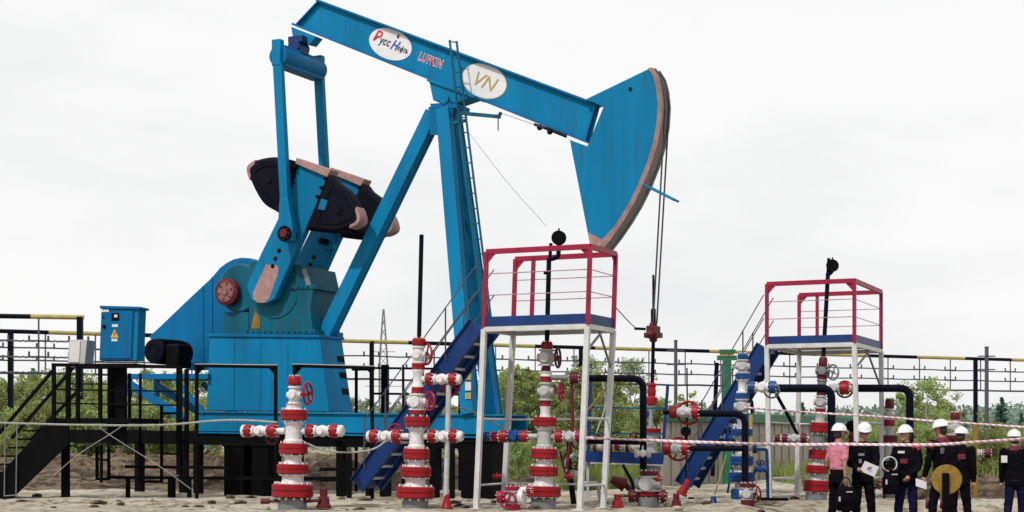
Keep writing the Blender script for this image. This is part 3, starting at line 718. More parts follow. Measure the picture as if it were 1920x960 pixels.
# ------------------------------------------------------------------ cabinets
def cabinet(px0, px1, y0, y1, D, mside, label, name, b_side=6):
    f = Frame((px0+px1)/2, D, 8); t_ = thing(name, f.P((px0+px1)/2, y1), label, 'cabinet')
    p0, p1 = f.P(px0, y0), f.P(px1, y0); p2, p3 = f.P(px1-4, y1), f.P(px0-4, y1)
    m = MB(); m.prism([p0, p1, p2, p3], f.w*.42+f.u*0); b = m.build('cabinet_body', mside, t_, bevel=.008)
    return f, t_, b
f, t_, b = cabinet(190, 252, 577, 676, 31.2, 'blue_deep', 'blue control cabinet with warning triangle standing on the black deck', 'control_cabinet')
m = MB(); m.prism([f.P(187, 573, -.05), f.P(262, 575, -.05), f.P(262, 579, -.05), f.P(187, 578, -.05)], f.w*.5); m.build('cabinet_roof', 'blue_deep', t_)
m = MB(); m.prism([f.P(253, 579, .0), f.P(260, 579, .0), f.P(256, 676, .0), f.P(249, 676, .0)], f.w*.4); m.build('side_panel', 'blue', t_)
m = MB(); m.prism([f.P(192, 581, -.02), f.P(249, 582, -.02), f.P(245, 672, -.02), f.P(188, 672, -.02)], f.w*.015); dr_ = m.build('door', 'blue_deep', t_, bevel=.004)
def plq(x0, y0, x1, y1, m, nm, d_=-.03): q = MB(); q.prism([f.P(x0, y0, d_), f.P(x1, y0, d_), f.P(x1, y1, d_), f.P(x0, y1, d_)], f.w*.008); return q.build(nm, m, dr_)
plq(209, 587, 223, 601, 'navy_dark', 'display'); plq(214, 590, 220, 595, 'label_white', 'display_screen', -.036); plq(190, 580, 204, 585, 'label_white', 'label_plate'); plq(210, 608, 221, 613, 'label_white', 'label_plate'); plq(209, 635, 220, 640, 'label_white', 'label_plate')
q = MB(); q.cyl(f.P(195, 612, -.05), f.P(195, 612, -.02), .035, 12); q.build('handle', 'black', dr_); q = MB(); q.cyl(f.P(194, 595, -.035), f.P(194, 595, -.02), .018, 10); q.build('lock', 'black', dr_)
q = MB(); q.prism([f.P(207, 633, -.03), f.P(222, 633, -.03), f.P(215, 617, -.03)], f.w*.006); tr_ = q.build('warning_triangle', 'yellow', dr_)
q = MB(); q.prism([f.P(x, y, -.034) for x, y in ((215, 621), (212, 627), (215, 627), (213, 632), (218, 625), (215, 625), (217, 621))], f.w*.003); q.build('lightning_mark', 'ink_red', tr_)
f, t_, b = cabinet(130, 163, 637, 683, 31.4, 'grey', 'small pale grey electrical box beside the blue cabinet', 'junction_box')
b.data.materials[0] = MT['white_grey']
m = MB(); m.prism([f.P(131, 640, -.02), f.P(150, 640, -.02), f.P(148, 679, -.02), f.P(129, 679, -.02)], f.w*.018); m.build('door', 'label_white', t_)
m = MB(); m.bar(f.P(128, 683, .2), Vector((f.P(128, 683, .2).x, f.P(128, 683, .2).y, EYE+(HZ-786)/96)), .08, .08, f.u); m.build('stand', 'black', t_)

# ------------------------------------------------------------------ wellheads
def handwheel(parent, c, axis, Rr, m, spokes=4, name='handwheel'):
    w_ = MB(); ax = Vector(axis).normalized(); ref = Vector((0, 0, 1)); x = ax.cross(ref).normalized(); y = ax.cross(x)
    w_.ring(c, ax, Rr, Rr*.10+.004, 24, 8); w_.cyl(c-ax*.03, c+ax*.03, Rr*.2, 12)
    for k in range(spokes):
        t = 2*math.pi*k/spokes+.4; w_.tube([c, c+(x*math.cos(t)+y*math.sin(t))*Rr], Rr*.07+.003, 6)
    return w_.build(name, m, parent)
def studs(parent, p, q, r, n, m, rad=.014):
    s_ = MB(); ax = (q-p).normalized(); ref = Vector((1, 0, 0)) if abs(ax.z) > .9 else Vector((0, 0, 1)); x = ax.cross(ref).normalized(); y = ax.cross(x)
    for k in range(n):
        t = 2*math.pi*(k+.5)/n; o = (x*math.cos(t)+y*math.sin(t))*r
        s_.cyl(p+o, q+o, rad, 6)
    return s_.build('stud_ring', m, parent)
def flange(parent, p, q, r, m, sm='white', n=None, ext=.032, name='flange'):
    b = MB(); L = (q-p).length; b.lathe(p, q-p, [(0, r*.93), (L*.08, r), (L*.46, r), (L*.48, r*.955), (L*.54, r*.955), (L*.56, r), (L*.92, r), (L, r*.93)], 32)
    o = b.build(name, m, parent); ax = (q-p).normalized()
    e = min(ext, L*.35); studs(o, p-ax*e, q+ax*e, r*.84, n or max(8, int(r*40)), sm, max(.009, r*.06)); return o
class Well:
    def __init__(s, px, D, label, lean=0, group='christmas tree wellheads on the pad', yaw=18, name='wellhead'):
        s.f = Frame(px, D, yaw); s.px = px; s.lean = lean; s.S = F/D
        s.t = thing(name, s.f.base, label, 'wellhead', group)
    def cx(s, y): return s.px+s.lean*(957-y)
    def C(s, y): return s.f.P(s.cx(y), y)
    def st(s, rows):
        for k, y0, y1, hw, m in rows:
            p, q = s.C(y1), s.C(y0); r = hw/s.S; L = (q-p).length
            if k == 'fl': flange(s.t, p, q, r, m)
            else:
                b = MB()
                if k == 'sp': b.lathe(p, q-p, [(0, r*1.1), (L*.12, r*1.1), (L*.2, r*.93), (L*.5, r*.9), (L*.8, r*.93), (L*.88, r*1.1), (L, r*1.1)], 28); nm = 'spool'
                elif k == 'neck': b.lathe(p, q-p, [(0, r), (L*.3, r*.85), (L*.7, r*.85), (L, r)], 28); nm = 'spool'
                elif k == 'cap': b.lathe(p, q-p, [(0, r*.95), (L*.1, r), (L*.75, r), (L, r*.8)], 24); nm = 'cap'
                elif k == 'base': b.lathe(p-Vector((0, 0, .15)), q-p, [(0, r), (L+.15, r*.98)], 28); nm = 'casing'
                elif k == 'vb':
                    b.lathe(p, q-p, [(0, r*.95), (L*.1, r*.95), (L*.12, r*.7), (L*.25, r*.78), (L*.42, r), (L*.58, r), (L*.75, r*.78), (L*.88, r*.7), (L*.9, r*.95), (L, r*.95)], 24)
                    c = p.lerp(q, .5); b.cyl(c-s.f.w*r*1.15, c+s.f.w*r*1.15, r*.62, 20, 0, .01); b.cyl(c-s.f.u*r*1.1, c+s.f.u*r*1.1, r*.5, 20, 0, .01); nm = 'valve_body'
                elif k == 'pole': b.cyl(p, q, r, 14); nm = 'riser_pole'
                o = b.build(nm, m, s.t)
                if k == 'cap': studs(o, p.lerp(q, .9), q+(q-p).normalized()*.02, r*.7, 8, 'white', r*.09)
    def arm(s, y, rows, wheel=None):
        for k, x0, x1, hr, m in rows:
            p, q = s.f.P(x0, y), s.f.P(x1, y); r = hr/s.S; L = (q-p).length
            if k == 'fl': flange(s.t, p, q, r, m, 'white', 8, .02)
            elif k == 'pipe': b = MB(); b.cyl(p, q, r, 16); b.build('side_outlet', m, s.t)
            elif k == 'cap': b = MB(); b.lathe(p, q-p, [(0, r*.9), (L*.3, r), (L*.7, r), (L, r*.7)], 20); b.build('end_cap', m, s.t)
            else:
                b = MB(); b.lathe(p, q-p, [(0, r*.9), (L*.1, r*.9), (L*.14, r*.65), (L*.3, r*.85), (L*.5, r), (L*.7, r*.85), (L*.86, r*.65), (L*.9, r*.9), (L, r*.9)], 24)
                c = p.lerp(q, .5); b.cyl(c, c-s.f.w*r*1.3, r*.55, 16); b.build('side_valve', m, s.t)
    def wheel(s, x, y, rp, axis='u', b=0, m='red'):
        c = s.f.P(x, y, b); ax = {'u': s.f.u, 'w': s.f.w, 'd': (s.f.w+s.f.u*.8).normalized(), 'z': (s.f.w*.8+Vector((0, 0, .5))).normalized()}[axis]
        o = handwheel(s.t, c, ax, rp/s.S, m)
        return o
    def stem(s, x0, y0, x1, y1, r=.02, b=0, m='red', b1=None):
        q = MB(); q.cyl(s.f.P(x0, y0, b), s.f.P(x1, y1, b if b1 is None else b1), r, 10); q.build('valve_stem', m, s.t)

w1 = Well(549, 27, 'shortest red and white wellhead, leftmost, in front of the blue base box')
w1.px = 548; w1.lean = .018
w1.st([('base', 934, 957, 27, 'grey'), ('fl', 907, 932, 39, 'red'), ('neck', 889, 907, 24, 'white'), ('fl', 870, 888, 30, 'red'), ('neck', 853, 870, 19, 'white'), ('fl', 831, 851, 27, 'red'),
       ('sp', 790, 831, 17, 'white'), ('fl', 768, 788, 25.5, 'red'), ('neck', 757, 768, 17, 'white'), ('vb', 724, 757, 13, 'white'), ('cap', 705, 722, 13, 'red')])
w1.arm(808, [('pipe', 455, 535, 6, 'white'), ('cap', 455, 461, 12, 'white'), ('fl', 461, 472, 12.5, 'red'), ('vb', 474, 502, 11, 'white'), ('fl', 504, 519, 13, 'red'), ('pipe', 566, 640, 6, 'white'), ('fl', 576, 589, 13, 'red'), ('vb', 591, 619, 11.5, 'white'), ('fl', 621, 634, 13, 'red'), ('cap', 635, 644, 11, 'white')])
w1.wheel(577, 738, 20, 'u', 0); w1.stem(562, 740, 585, 736, .025, 0, 'maroon'); w1.wheel(510, 820, 13, 'w', .16, 'maroon')
w2 = Well(778, 27, 'red and white wellhead with a tall dark pole on top, second from the left'); w2.lean = .024
w2.st([('base', 934, 957, 25, 'grey'), ('fl', 912, 934, 36, 'red'), ('neck', 895, 912, 22, 'white'), ('fl', 875, 894, 29, 'red'), ('neck', 862, 875, 18, 'white'), ('fl', 841, 861, 25, 'red'), ('sp', 801, 841, 15, 'white'),
       ('fl', 781, 800, 24, 'red'), ('fl', 769, 777, 15, 'red'), ('vb', 738, 769, 17, 'white'), ('fl', 726, 737, 12, 'red'), ('sp', 693, 726, 10.5, 'white'), ('fl', 681, 692, 12.5, 'red'), ('vb', 649, 681, 13, 'white'), ('cap', 634, 648, 13, 'red'), ('pole', 440, 634, 4.2, 'navy_dark')])
w2.arm(818, [('pipe', 692, 768, 6, 'white'), ('fl', 696, 708, 13, 'red'), ('cap', 689, 696, 10, 'white'), ('vb', 712, 736, 11.5, 'white'), ('fl', 738, 752, 14, 'red'), ('pipe', 795, 868, 6, 'white'), ('fl', 805, 817, 13, 'red'), ('vb', 820, 843, 11.5, 'white'), ('fl', 845, 857, 13, 'red'), ('cap', 858, 868, 10, 'white')])
w2.arm(711, [('pipe', 792, 865, 6, 'white'), ('fl', 800, 811, 12, 'red'), ('vb', 815, 842, 11, 'white'), ('fl', 844, 856, 12, 'red'), ('cap', 857, 865, 9, 'white')])
w2.wheel(800, 664, 19, 'd', .05); w2.wheel(806, 752, 17, 'd', -.12, 'crimson'); w2.wheel(846, 724, 17, 'w', .16, 'red'); w2.wheel(741, 808, 13, 'w', .16, 'crimson')
q = MB(); q.tube([w2.f.P(841, 722), w2.f.P(841, 745), w2.f.P(836, 930)], .045, 12); q.build('drain_pipe', 'white_grey', w2.t)
q = MB(); p_ = w2.f.P(838, 957); q.lathe(p_, (0, 0, 1), [(0, .10), (.05, .10), (.07, .085), (.16, .07), (.18, .05), (.27, .045)], 16); q.build('pipe_foot', 'red', w2.t)
w3 = Well(1018, 27.1, 'red and white wellhead standing inside the nearer red railed platform'); w3.lean = .024
w3.st([('base', 934, 957, 24, 'grey'), ('fl', 911, 931, 33, 'red'), ('neck', 893, 911, 21, 'white'), ('fl', 874, 892, 27, 'red'), ('neck', 861, 874, 17, 'white'), ('fl', 841, 860, 25, 'red'), ('sp', 801, 841, 15, 'white_grey'),
       ('fl', 782, 799, 22, 'red'), ('neck', 762, 782, 11, 'white'), ('fl', 751, 762, 10, 'red'), ('vb', 717, 751, 14, 'white_grey'), ('fl', 706, 716, 11, 'red'), ('sp', 697, 706, 11, 'white'), ('fl', 686, 696, 8, 'maroon'), ('vb', 655, 686, 16, 'white_grey'), ('cap', 641, 654, 11, 'red'), ('pole', 484, 641, 4.6, 'navy_dark')])
w3.arm(818, [('pipe', 930, 1008, 5, 'white_grey'), ('cap', 908, 921, 9, 'navy'), ('fl', 923, 934, 9, 'crimson'), ('fl', 938, 952, 12, 'red'), ('vb', 955, 977, 13, 'well_blue'), ('fl', 978, 990, 11, 'red'), ('pipe', 1034, 1095, 5, 'white_grey'), ('fl', 1042, 1055, 12, 'red'), ('vb', 1057, 1080, 11, 'white_grey'), ('fl', 1081, 1090, 11, 'crimson')])
w3.arm(708, [('pipe', 1034, 1085, 5, 'grey'), ('fl', 1070, 1086, 11, 'maroon')])
w3.wheel(1046, 671, 18, 'u', 0, 'maroon'); w3.wheel(1052, 734, 17, 'u', 0, 'crimson'); w3.wheel(1086, 828, 14, 'w', .16, 'maroon')
q = MB(); q.tube([w3.f.P(1072, 716), w3.f.P(1074, 790), w3.f.P(1062, 880)], .03, 8); q.build('impulse_pipe', 'maroon', w3.t)
def gauge(wl, pole_top, bx_, by_, r):
    g_ = MB(); p0 = wl.f.P(*pole_top); c_ = wl.f.P(bx_, by_)
    g_.tube(bend([p0, wl.f.P(pole_top[0]+3, pole_top[1]-0), wl.f.P(bx_-1, pole_top[1]-5), c_], .04), .04, 10); g_.tube([p0, wl.f.P(pole_top[0]+2, pole_top[1]-30)], .03, 8)
    g_.build('elbow', 'navy_dark', wl.t)
    g_ = MB(); g_.cyl(c_-wl.f.w*.05, c_+wl.f.w*.05, r/wl.S, 28, 0, .015); g_.ring(c_-wl.f.w*.05, wl.f.w, r/wl.S*.9, .01); g_.cyl(c_, c_+Vector((0, 0, r/wl.S+.04)), .015, 8); g_.build('pressure_gauge', 'black', wl.t)
gauge(w3, (1031, 486), 1048, 446, 13.5)
q = MB(); q.tube([w3.f.P(1022, 511), w3.f.P(1030, 509)], .02, 8); q.ball(w3.f.P(1022, 512), .03, seg=8); q.build('needle_valve', 'black', w3.t)

w4 = Well(1390, 29.3, 'blue and white wellhead in front of the beige shed'); w4.lean = .01
w4.st([('base', 936, 953, 22, 'white_grey'), ('fl', 917, 935, 20, 'well_blue'), ('neck', 904, 917, 15, 'white_grey'), ('fl', 885, 903, 25, 'well_blue'), ('neck', 873, 885, 15, 'white_grey'), ('fl', 855, 872, 22, 'well_blue'), ('sp', 818, 855, 13, 'white_grey'), ('fl', 804, 817, 20, 'well_blue'),
       ('neck', 786, 804, 11, 'white_grey'), ('fl', 776, 786, 12, 'well_blue'), ('vb', 748, 776, 14, 'white_grey'), ('fl', 737, 747, 13, 'well_blue'), ('sp', 711, 737, 9, 'white'), ('fl', 700, 710, 14, 'well_blue'), ('vb', 674, 700, 12, 'white_grey'), ('cap', 663, 673, 10, 'well_blue')])
w4.arm(726, [('pipe', 1400, 1455, 5, 'white_grey'), ('fl', 1403, 1415, 11, 'well_blue'), ('vb', 1418, 1441, 11, 'white'), ('fl', 1443, 1455, 12, 'well_blue')])
w4.wheel(1410, 763, 12, 'u', 0, 'navy_dark'); w4.wheel(1447, 732, 14, 'w', .15, 'grey')
w4.arm(842, [('pipe', 1400, 1440, 4, 'white_grey'), ('fl', 1412, 1420, 8, 'well_blue')])
q = MB(); q.tube([w4.f.P(1362, 853, -.2), w4.f.P(1340, 928, -.2)], .012, 8); q.build('bleed_pipe', 'pole_yellow', w4.t)
q = MB(); q.lathe(w4.f.P(1338, 955, -.2), (0, 0, 1), [(0, .11), (.05, .11), (.1, .07), (.24, .04)], 14); q.build('pipe_foot', 'navy', w4.t)

w5 = Well(1528, 30.5, 'dusty red and grey wellhead inside the farther platform, behind the people'); w5.lean = .055
w5.st([('base', 924, 942, 20, 'grey'), ('fl', 900, 922, 24, 'red'), ('neck', 888, 900, 15, 'white_grey'), ('fl', 872, 887, 21, 'red'), ('neck', 861, 872, 13, 'white_grey'), ('fl', 843, 860, 18, 'red'), ('sp', 812, 843, 12, 'grey'), ('fl', 792, 811, 17, 'red'),
       ('neck', 776, 792, 10, 'white_grey'), ('fl', 766, 775, 10, 'red'), ('vb', 742, 766, 12, 'white_grey'), ('fl', 732, 741, 9, 'maroon'), ('sp', 712, 732, 9, 'grey'), ('fl', 703, 711, 9, 'maroon'), ('vb', 688, 703, 12, 'grey'), ('cap', 670, 687, 8, 'maroon'), ('pole', 512, 670, 4, 'navy_dark')])
w5.arm(822, [('pipe', 1456, 1518, 5, 'white_grey'), ('fl', 1453, 1463, 7, 'maroon'), ('fl', 1467, 1477, 9, 'maroon'), ('vb', 1480, 1500, 9, 'white_grey'), ('fl', 1502, 1513, 10, 'maroon')])
w5.arm(728, [('pipe', 1545, 1597, 5, 'white_grey'), ('vb', 1555, 1573, 9, 'white_grey'), ('fl', 1575, 1592, 12, 'red')])
w5.wheel(1562, 698, 14, 'd', 0, 'grey'); w5.wheel(1584, 730, 15, 'w', .15, 'maroon')
gauge(w5, (1552, 514), 1561, 498, 11.5)
w6 = Well(1668, 32.5, 'small red and white wellhead behind the third standing person'); 
w6.st([('base', 915, 932, 16, 'grey'), ('fl', 896, 914, 17, 'maroon'), ('neck', 885, 896, 12, 'white_grey'), ('fl', 868, 884, 16, 'maroon'), ('sp', 830, 868, 11, 'white_grey'), ('fl', 816, 829, 15, 'maroon'), ('neck', 800, 816, 8, 'white_grey'), ('fl', 787, 799, 10, 'red'), ('vb', 767, 787, 9, 'white_grey'), ('cap', 748, 766, 8.5, 'maroon')])
w6.arm(927, [('pipe', 1640, 1700, 5, 'grey'), ('fl', 1637, 1653, 9, 'maroon'), ('fl', 1682, 1696, 9, 'maroon')])
w7 = Well(1791, 32.8, 'small wellhead with maroon cap behind the two people at the right')
w7.st([('base', 910, 932, 16, 'grey'), ('fl', 880, 900, 17, 'maroon'), ('sp', 830, 880, 11, 'white_grey'), ('fl', 816, 829, 15, 'maroon'), ('vb', 788, 816, 10, 'white_grey'), ('cap', 773, 787, 9, 'maroon')])
w7.arm(850, [('pipe', 1800, 1858, 5, 'grey'), ('vb', 1820, 1842, 9, 'white_grey'), ('fl', 1846, 1858, 9, 'maroon')])
# the pumped well below the horse head
w8 = Well(1220, 31.0, 'wellhead with red stuffing box on the rod below the horse head')
w8.st([('base', 905, 937, 15, 'grey'), ('fl', 885, 903, 20, 'maroon'), ('sp', 815, 885, 14, 'white_grey'), ('fl', 803, 813, 20, 'red'), ('neck', 757, 803, 5, 'steel')])
q = MB(); q.lathe(w8.f.P(1222, 760), (0, 0, 1), [(0, .06), (.03, .11), (.14, .11), (.18, .07), (.22, .08), (.3, .08), (.34, .07), (.40, .09), (.44, .05)], 18); q.build('stuffing_box', 'red', w8.t)
q = MB(); q.bar(w8.f.P(1206, 784), w8.f.P(1217, 772), .1, .08); q.build('bracket', 'navy', w8.t)
w8.arm(838, [('pipe', 1150, 1215, 5, 'grey'), ('vb', 1172, 1190, 8, 'white_grey'), ('fl', 1153, 1164, 8, 'maroon')])
# red stub manifold in front
w9 = Well(1216, 28.2, 'squat red and white valve block at the foot of the bent black pipe', group=None, name='valve_block')
w9.st([('base', 932, 956, 20, 'grey'), ('fl', 921, 930, 18, 'red'), ('vb', 892, 921, 22, 'white_grey'), ('fl', 883, 891, 17, 'maroon')])
w9.arm(930, [('fl', 1180, 1191, 12, 'maroon'), ('pipe', 1182, 1250, 8, 'maroon'), ('fl', 1240, 1249, 12, 'maroon')])
w9.arm(900, [('fl', 1228, 1240, 11, 'red')])
w10 = Well(1402, 28.6, 'red and white valve with handwheel in front of the blue wellhead', group=None, name='valve_block')
w10.st([('base', 937, 955, 13, 'maroon'), ('vb', 914, 937, 14, 'white_grey'), ('fl', 906, 913, 15, 'maroon')])
w10.wheel(1416, 926, 15, 'd', -.1, 'maroon')
w11 = Well(962, 26.6, 'crimson valve cluster on the sand left of the wellhead in the platform', group=None, name='valve_block')
w11.st([('base', 945, 957, 14, 'crimson'), ('vb', 920, 945, 16, 'white_grey'), ('fl', 912, 920, 15, 'crimson')])
w11.arm(932, [('fl', 934, 946, 12, 'crimson'), ('vb', 947, 962, 12, 'crimson'), ('fl', 974, 983, 16, 'white')])
w11.wheel(952, 938, 15, 'w', -.18, 'crimson')
w11.arm(918, [('fl', 988, 996, 7, 'red'), ('pipe', 966, 990, 5, 'white')])

def small_foot(px, py, D, m, label, tilt=0, L=.28, r=.09, name='pipe_plug'):
    q = MB(); p_ = ray(px, py, D); p_.z = max(p_.z, gz(p_.x, p_.y)-.02)
    q.lathe(p_, (tilt, 0, 1), [(0, r), (L*.15, r), (L*.2, r*.8), (L*.55, r*.7), (L*.6, r*.5), (L, r*.5)], 16)
    return own_origin(q, name, m, label, 'pipe plug', 'red pipe plugs lying about the pad')
small_foot(607, 953, 27, 'maroon', 'dark red plug standing just right of the shortest wellhead', L=.33, r=.13)
small_foot(1158, 953, 27.6, 'red', 'red plug on the sand right of the nearer platform legs', L=.24, r=.12)
small_foot(1268, 956, 27.6, 'maroon', 'dark red plug right of the squat valve block', L=.27, r=.11)
small_foot(1277, 928, 28.4, 'red', 'bright red foot at the bottom of the farther staircase', tilt=.5, L=.3, r=.1)
q = MB(); q.tube([ray(1146, 898, 29.5), ray(1172, 910, 29.5)], [.07, .13], 14); q.tube([ray(1172, 908, 29.5), ray(1200, 942, 29.5)], .05, 10)
own_origin(q, 'red_horn', 'maroon', 'dark red funnel shaped pipe end left of the squat valve block', 'pipe end')
q = MB(); q.cyl(ray(489, 940, 26.9), ray(505, 940, 26.9), .045, 12); q.cyl(ray(505, 940, 26.9), ray(530, 940, 26.9), .022, 10); q.cyl(ray(570, 940, 26.9), ray(600, 938, 26.9), .03, 10)
own_origin(q, 'drain_line', 'maroon', 'thin drain pipe with a red end at the foot of the shortest wellhead', 'pipe')

# black flow pipes
def fpipe(pts, r, m, label, bendr=.2, name='flow_pipe', b=0):
    q = MB(); q.tube(bend([ray(*p) for p in pts], bendr), r, 14); return own_origin(q, name, m, label, 'pipe', 'dark bent flow pipes')
fpipe([(1099, 709, 28.4), (1206, 710, 28.4), (1206, 885, 28.4)], .062, 'navy_dark', 'thick black pipe bending down into the squat valve block')
fpipe([(1098, 826, 28.3), (1199, 828, 28.3)], .06, 'navy_dark', 'short level black pipe behind the striped tape near the squat valve block')
fpipe([(1312, 775, 28.8), (1397, 776, 28.8), (1397, 912, 28.8)], .062, 'navy_dark', 'black pipe from the upper red valve bending down in front of the blue wellhead')
fpipe([(1295, 841, 28.7), (1391, 841, 28.7)], .05, 'navy_dark', 'level black pipe from the lower red valve to the blue wellhead')
fpipe([(1456, 728, 29.6), (1559, 728, 29.6), (1559, 880, 29.6)], .075, 'navy_dark', 'black pipe bending down behind the helmet of the pink shirted person')
fpipe([(1600, 728, 31.2), (1706, 728, 31.2), (1706, 900, 31.2)], .075, 'navy_dark', 'black pipe bending down behind the third standing person')
def lone_valve(x0, x1, y, D, label, gau=None):
    f = Frame((x0+x1)/2, D, 14); t_ = thing('gate_valve', f.P((x0+x1)/2, y), label, 'valve', 'red gate valves on the black pipes'); s_ = F/D
    q = MB(); q.lathe(f.P(x0, y), f.u, [(0, .07), (.03, .12), (.12, .12), (.15, .06)], 20); q.build('end_cap', 'red', t_)
    q = MB(); L = (f.P(x1-12, y)-f.P(x0+16, y)).length; q.lathe(f.P(x0+14, y), f.u, [(0, .06), (L*.3, .1), (L*.6, .1), (L, .07)], 20); q.cyl(f.P((x0+x1)/2, y), f.P((x0+x1)/2, y)-f.w*.15, .05); q.build('valve_body', 'white_grey', t_)
    o = flange(t_, f.P(x1-13, y), f.P(x1-2, y), .125, 'red')
    handwheel(t_, f.P(x1-20, y+1, .16), f.w, 21/s_, 'red')
    if gau:
        q = MB(); c_ = f.P(*gau); q.cyl(c_-f.w*.04, c_+f.w*.04, .09, 24, 0, .01); q.cyl(c_, f.P(gau[0], y-8), .02, 8); q.build('pressure_gauge', 'black', t_)
lone_valve(1254, 1311, 773, 28.8, 'upper red and white gate valve left of the farther staircase')
lone_valve(1243, 1292, 841, 28.7, 'lower red and white gate valve with a black gauge on top', gau=(1286, 809))
fpipe([(1243, 773, 28.8), (1256, 773, 28.8)], .04, 'navy_dark', 'stub of dark pipe left of the upper red gate valve')

# ------------------------------------------------------------------ railed platforms
def platform(name, label, fr_px, D, FLt, FRt, RRt, RLt, deck, leg_bot, depth_px, stair, hand, mid_off, rail_post2, diag):
    f = Frame(fr_px, D, 24); t_ = thing(name, f.base, label, 'platform', 'red railed work platforms')
    b0 = -.55; aL, aR = f.a(FLt[0], b0), f.a(FRt[0], b0); b1 = f.b_for(aR, RRt[0]); print(name, 'depth', b1-b0)
    rl = f.P(FLt[0], FLt[1], b0).z; rr = f.P(FRt[0], FRt[1], b0).z; zr = (rl+rr)/2
    zt = (f.P(FLt[0], deck[0], b0).z+f.P(FRt[0], deck[1], b0).z)/2; zd = zt-deck[2]
    cn = {'fl': (aL, b0), 'fr': (aR, b0), 'rr': (aR, b1), 'rl': (aL+.0, b1)}
    lean = deck[3]
    def at(k, z): a, b = cn[k]; return f.L(a+lean*(z-zd), b, z)
    m = MB(); aw = (f.w)
    # toe boards (blue) around the deck, deck sheet, pale frame
    for i, j in (('fl', 'fr'), ('fr', 'rr'), ('rr', 'rl')):
        m.bar(at(i, (zt+zd)/2+.0), at(j, (zt+zd)/2), zt-zd, .02, (0, 0, 1))
    m.build('toe_board', 'navy', t_)
    m = MB(); m.prism([at('fl', zd), at('fr', zd), at('rr', zd), at('rl', zd)], (0, 0, .02)); m.build('deck', 'steel', t_)
    m = MB()
    for i, j in (('fl', 'fr'), ('fr', 'rr'), ('rr', 'rl'), ('rl', 'fl')): m.bar(at(i, zd-.05), at(j, zd-.05), .08, .06, (0, 0, 1))
    m.build('deck_frame', 'leg_white', t_)
    for k in cn:
        m = MB(); m.bar(at(k, zd-.02), at(k, zr), .065, .065, f.u); m.build('railing_post', 'crimson', t_)
    for x in rail_post2:
        a = f.a(x, b0); m = MB(); m.bar(f.L(a, b1 if rail_post2[0] == x else b1, zd), f.L(a+lean*(zr-zd), b1, zr), .06, .06, f.u); m.build('railing_post', 'crimson', t_)
    m = MB()
    for i, j in (('fl', 'fr'), ('fr', 'rr'), ('rr', 'rl')): m.bar(at(i, zr), at(j, zr), .085, .06, (0, 0, 1))
    m.build('top_rail', 'crimson', t_)
    m = MB()
    for i, j, sg in (('fl', 'fr', 1), ('fr', 'fl', 1), ('rr', 'fr', 1), ('rl', 'rr', 1)):
        m = MB(); p = at(i, zr-.04); dd = (at(j, zr)-at(i, zr)).normalized(); m.prism([p+dd*.03, p+dd*.17, p+dd*.03-Vector((0, 0, .15))], dd.cross(Vector((0, 0, 1)))*.015); m.build('gusset', 'crimson', t_)
    m = MB()
    for fz in (.33, .66):
        z = zt+(zr-zt)*fz
        for i, j in (('fl', 'fr'), ('fr', 'rr'), ('rr', 'rl')): m.tube([at(i, z), at(j, z)], .008, 6)
    m.build('mid_rail', 'rail_pale', t_)
    bots = {}
    for k, px in leg_bot.items():
        a, b = cn[k]; bp = f.P(px, 940, b); q0 = Vector((bp.x, bp.y, gz(bp.x, bp.y)-.03)); bots[k] = q0
        m = MB(); m.bar(at(k, zd-.05), q0, .085, .085, f.u); m.box(q0+Vector((0, 0, .04)), .2, .2, .02, f.u); m.build('leg', 'leg_white', t_)
    m = MB()
    for i, j, dz in diag:
        p = at(i, zd-.1); q1 = at(i, zd-.1).lerp(bots[i], dz); m.tube([at(i, zd-.1).lerp(at(j, zd-.1), .55), q1], .022, 8)
    m.build('knee_brace', 'grey', t_)
    m = MB()
    for i, j in (('fr', 'rr'), ('rl', 'rr'), ('fl', 'rl')):
        for fr_ in (.5, .86): m = MB(); m.tube([at(i, zd).lerp(bots[i], fr_), at(j, zd).lerp(bots[j], fr_)], .018, 8); m.build('tie_rod', 'leg_white', t_)
    # stair
    (sx0, sy0), (sx1, sy1) = stair
    SW = min(.72, b1-b0)
    for b in (b0+.03, b0+SW):
        o_ = f.w*(b-b0)
        p, q1 = f.P(sx0, sy0, b0)+o_, f.P(sx1, sy1, b0)+o_; m = MB()
        m.bar(p-Vector((0, 0, .05)), q1-Vector((0, 0, .05)), .30, .025, (0, 0, 1)); ax = (q1-p).normalized(); nn = ax.cross(f.w).normalized(); nn = nn if nn.z > 0 else -nn
        for s_ in (-1, 1): m.bar(p+nn*s_*.15-f.w*.02-Vector((0, 0, .05)), q1+nn*s_*.15-f.w*.02-Vector((0, 0, .05)), .02, .07, nn)
        m.build('stair_stringer', 'navy', t_)
    n = 13
    for k in range(n):
        t = (k+.6)/n; c_ = (f.P(sx0, sy0, b0)).lerp(f.P(sx1, sy1, b0), t)+f.w*(.03+SW/2)
        m = MB(); m.box(c_, .20, SW-.06, .025, f.u); m.box(c_+f.u*.09+Vector((0, 0, -.015)), .03, SW-.06, .045, f.u); m.build('stair_step', 'leg_white', t_)
    m = MB()
    p, q1 = f.P(sx0, sy0, b0), f.P(sx1, sy1, b0)
    m.prism([p+f.w*.1-Vector((0, 0, .1)), q1+f.w*.1-Vector((0, 0, .1)), q1+f.w*(SW-.05)-Vector((0, 0, .1)), p+f.w*(SW-.05)-Vector((0, 0, .1))], (0, 0, -.012))
    m.build('stair_backing', 'navy', t_)
    m = MB(); dn = (q1-p)
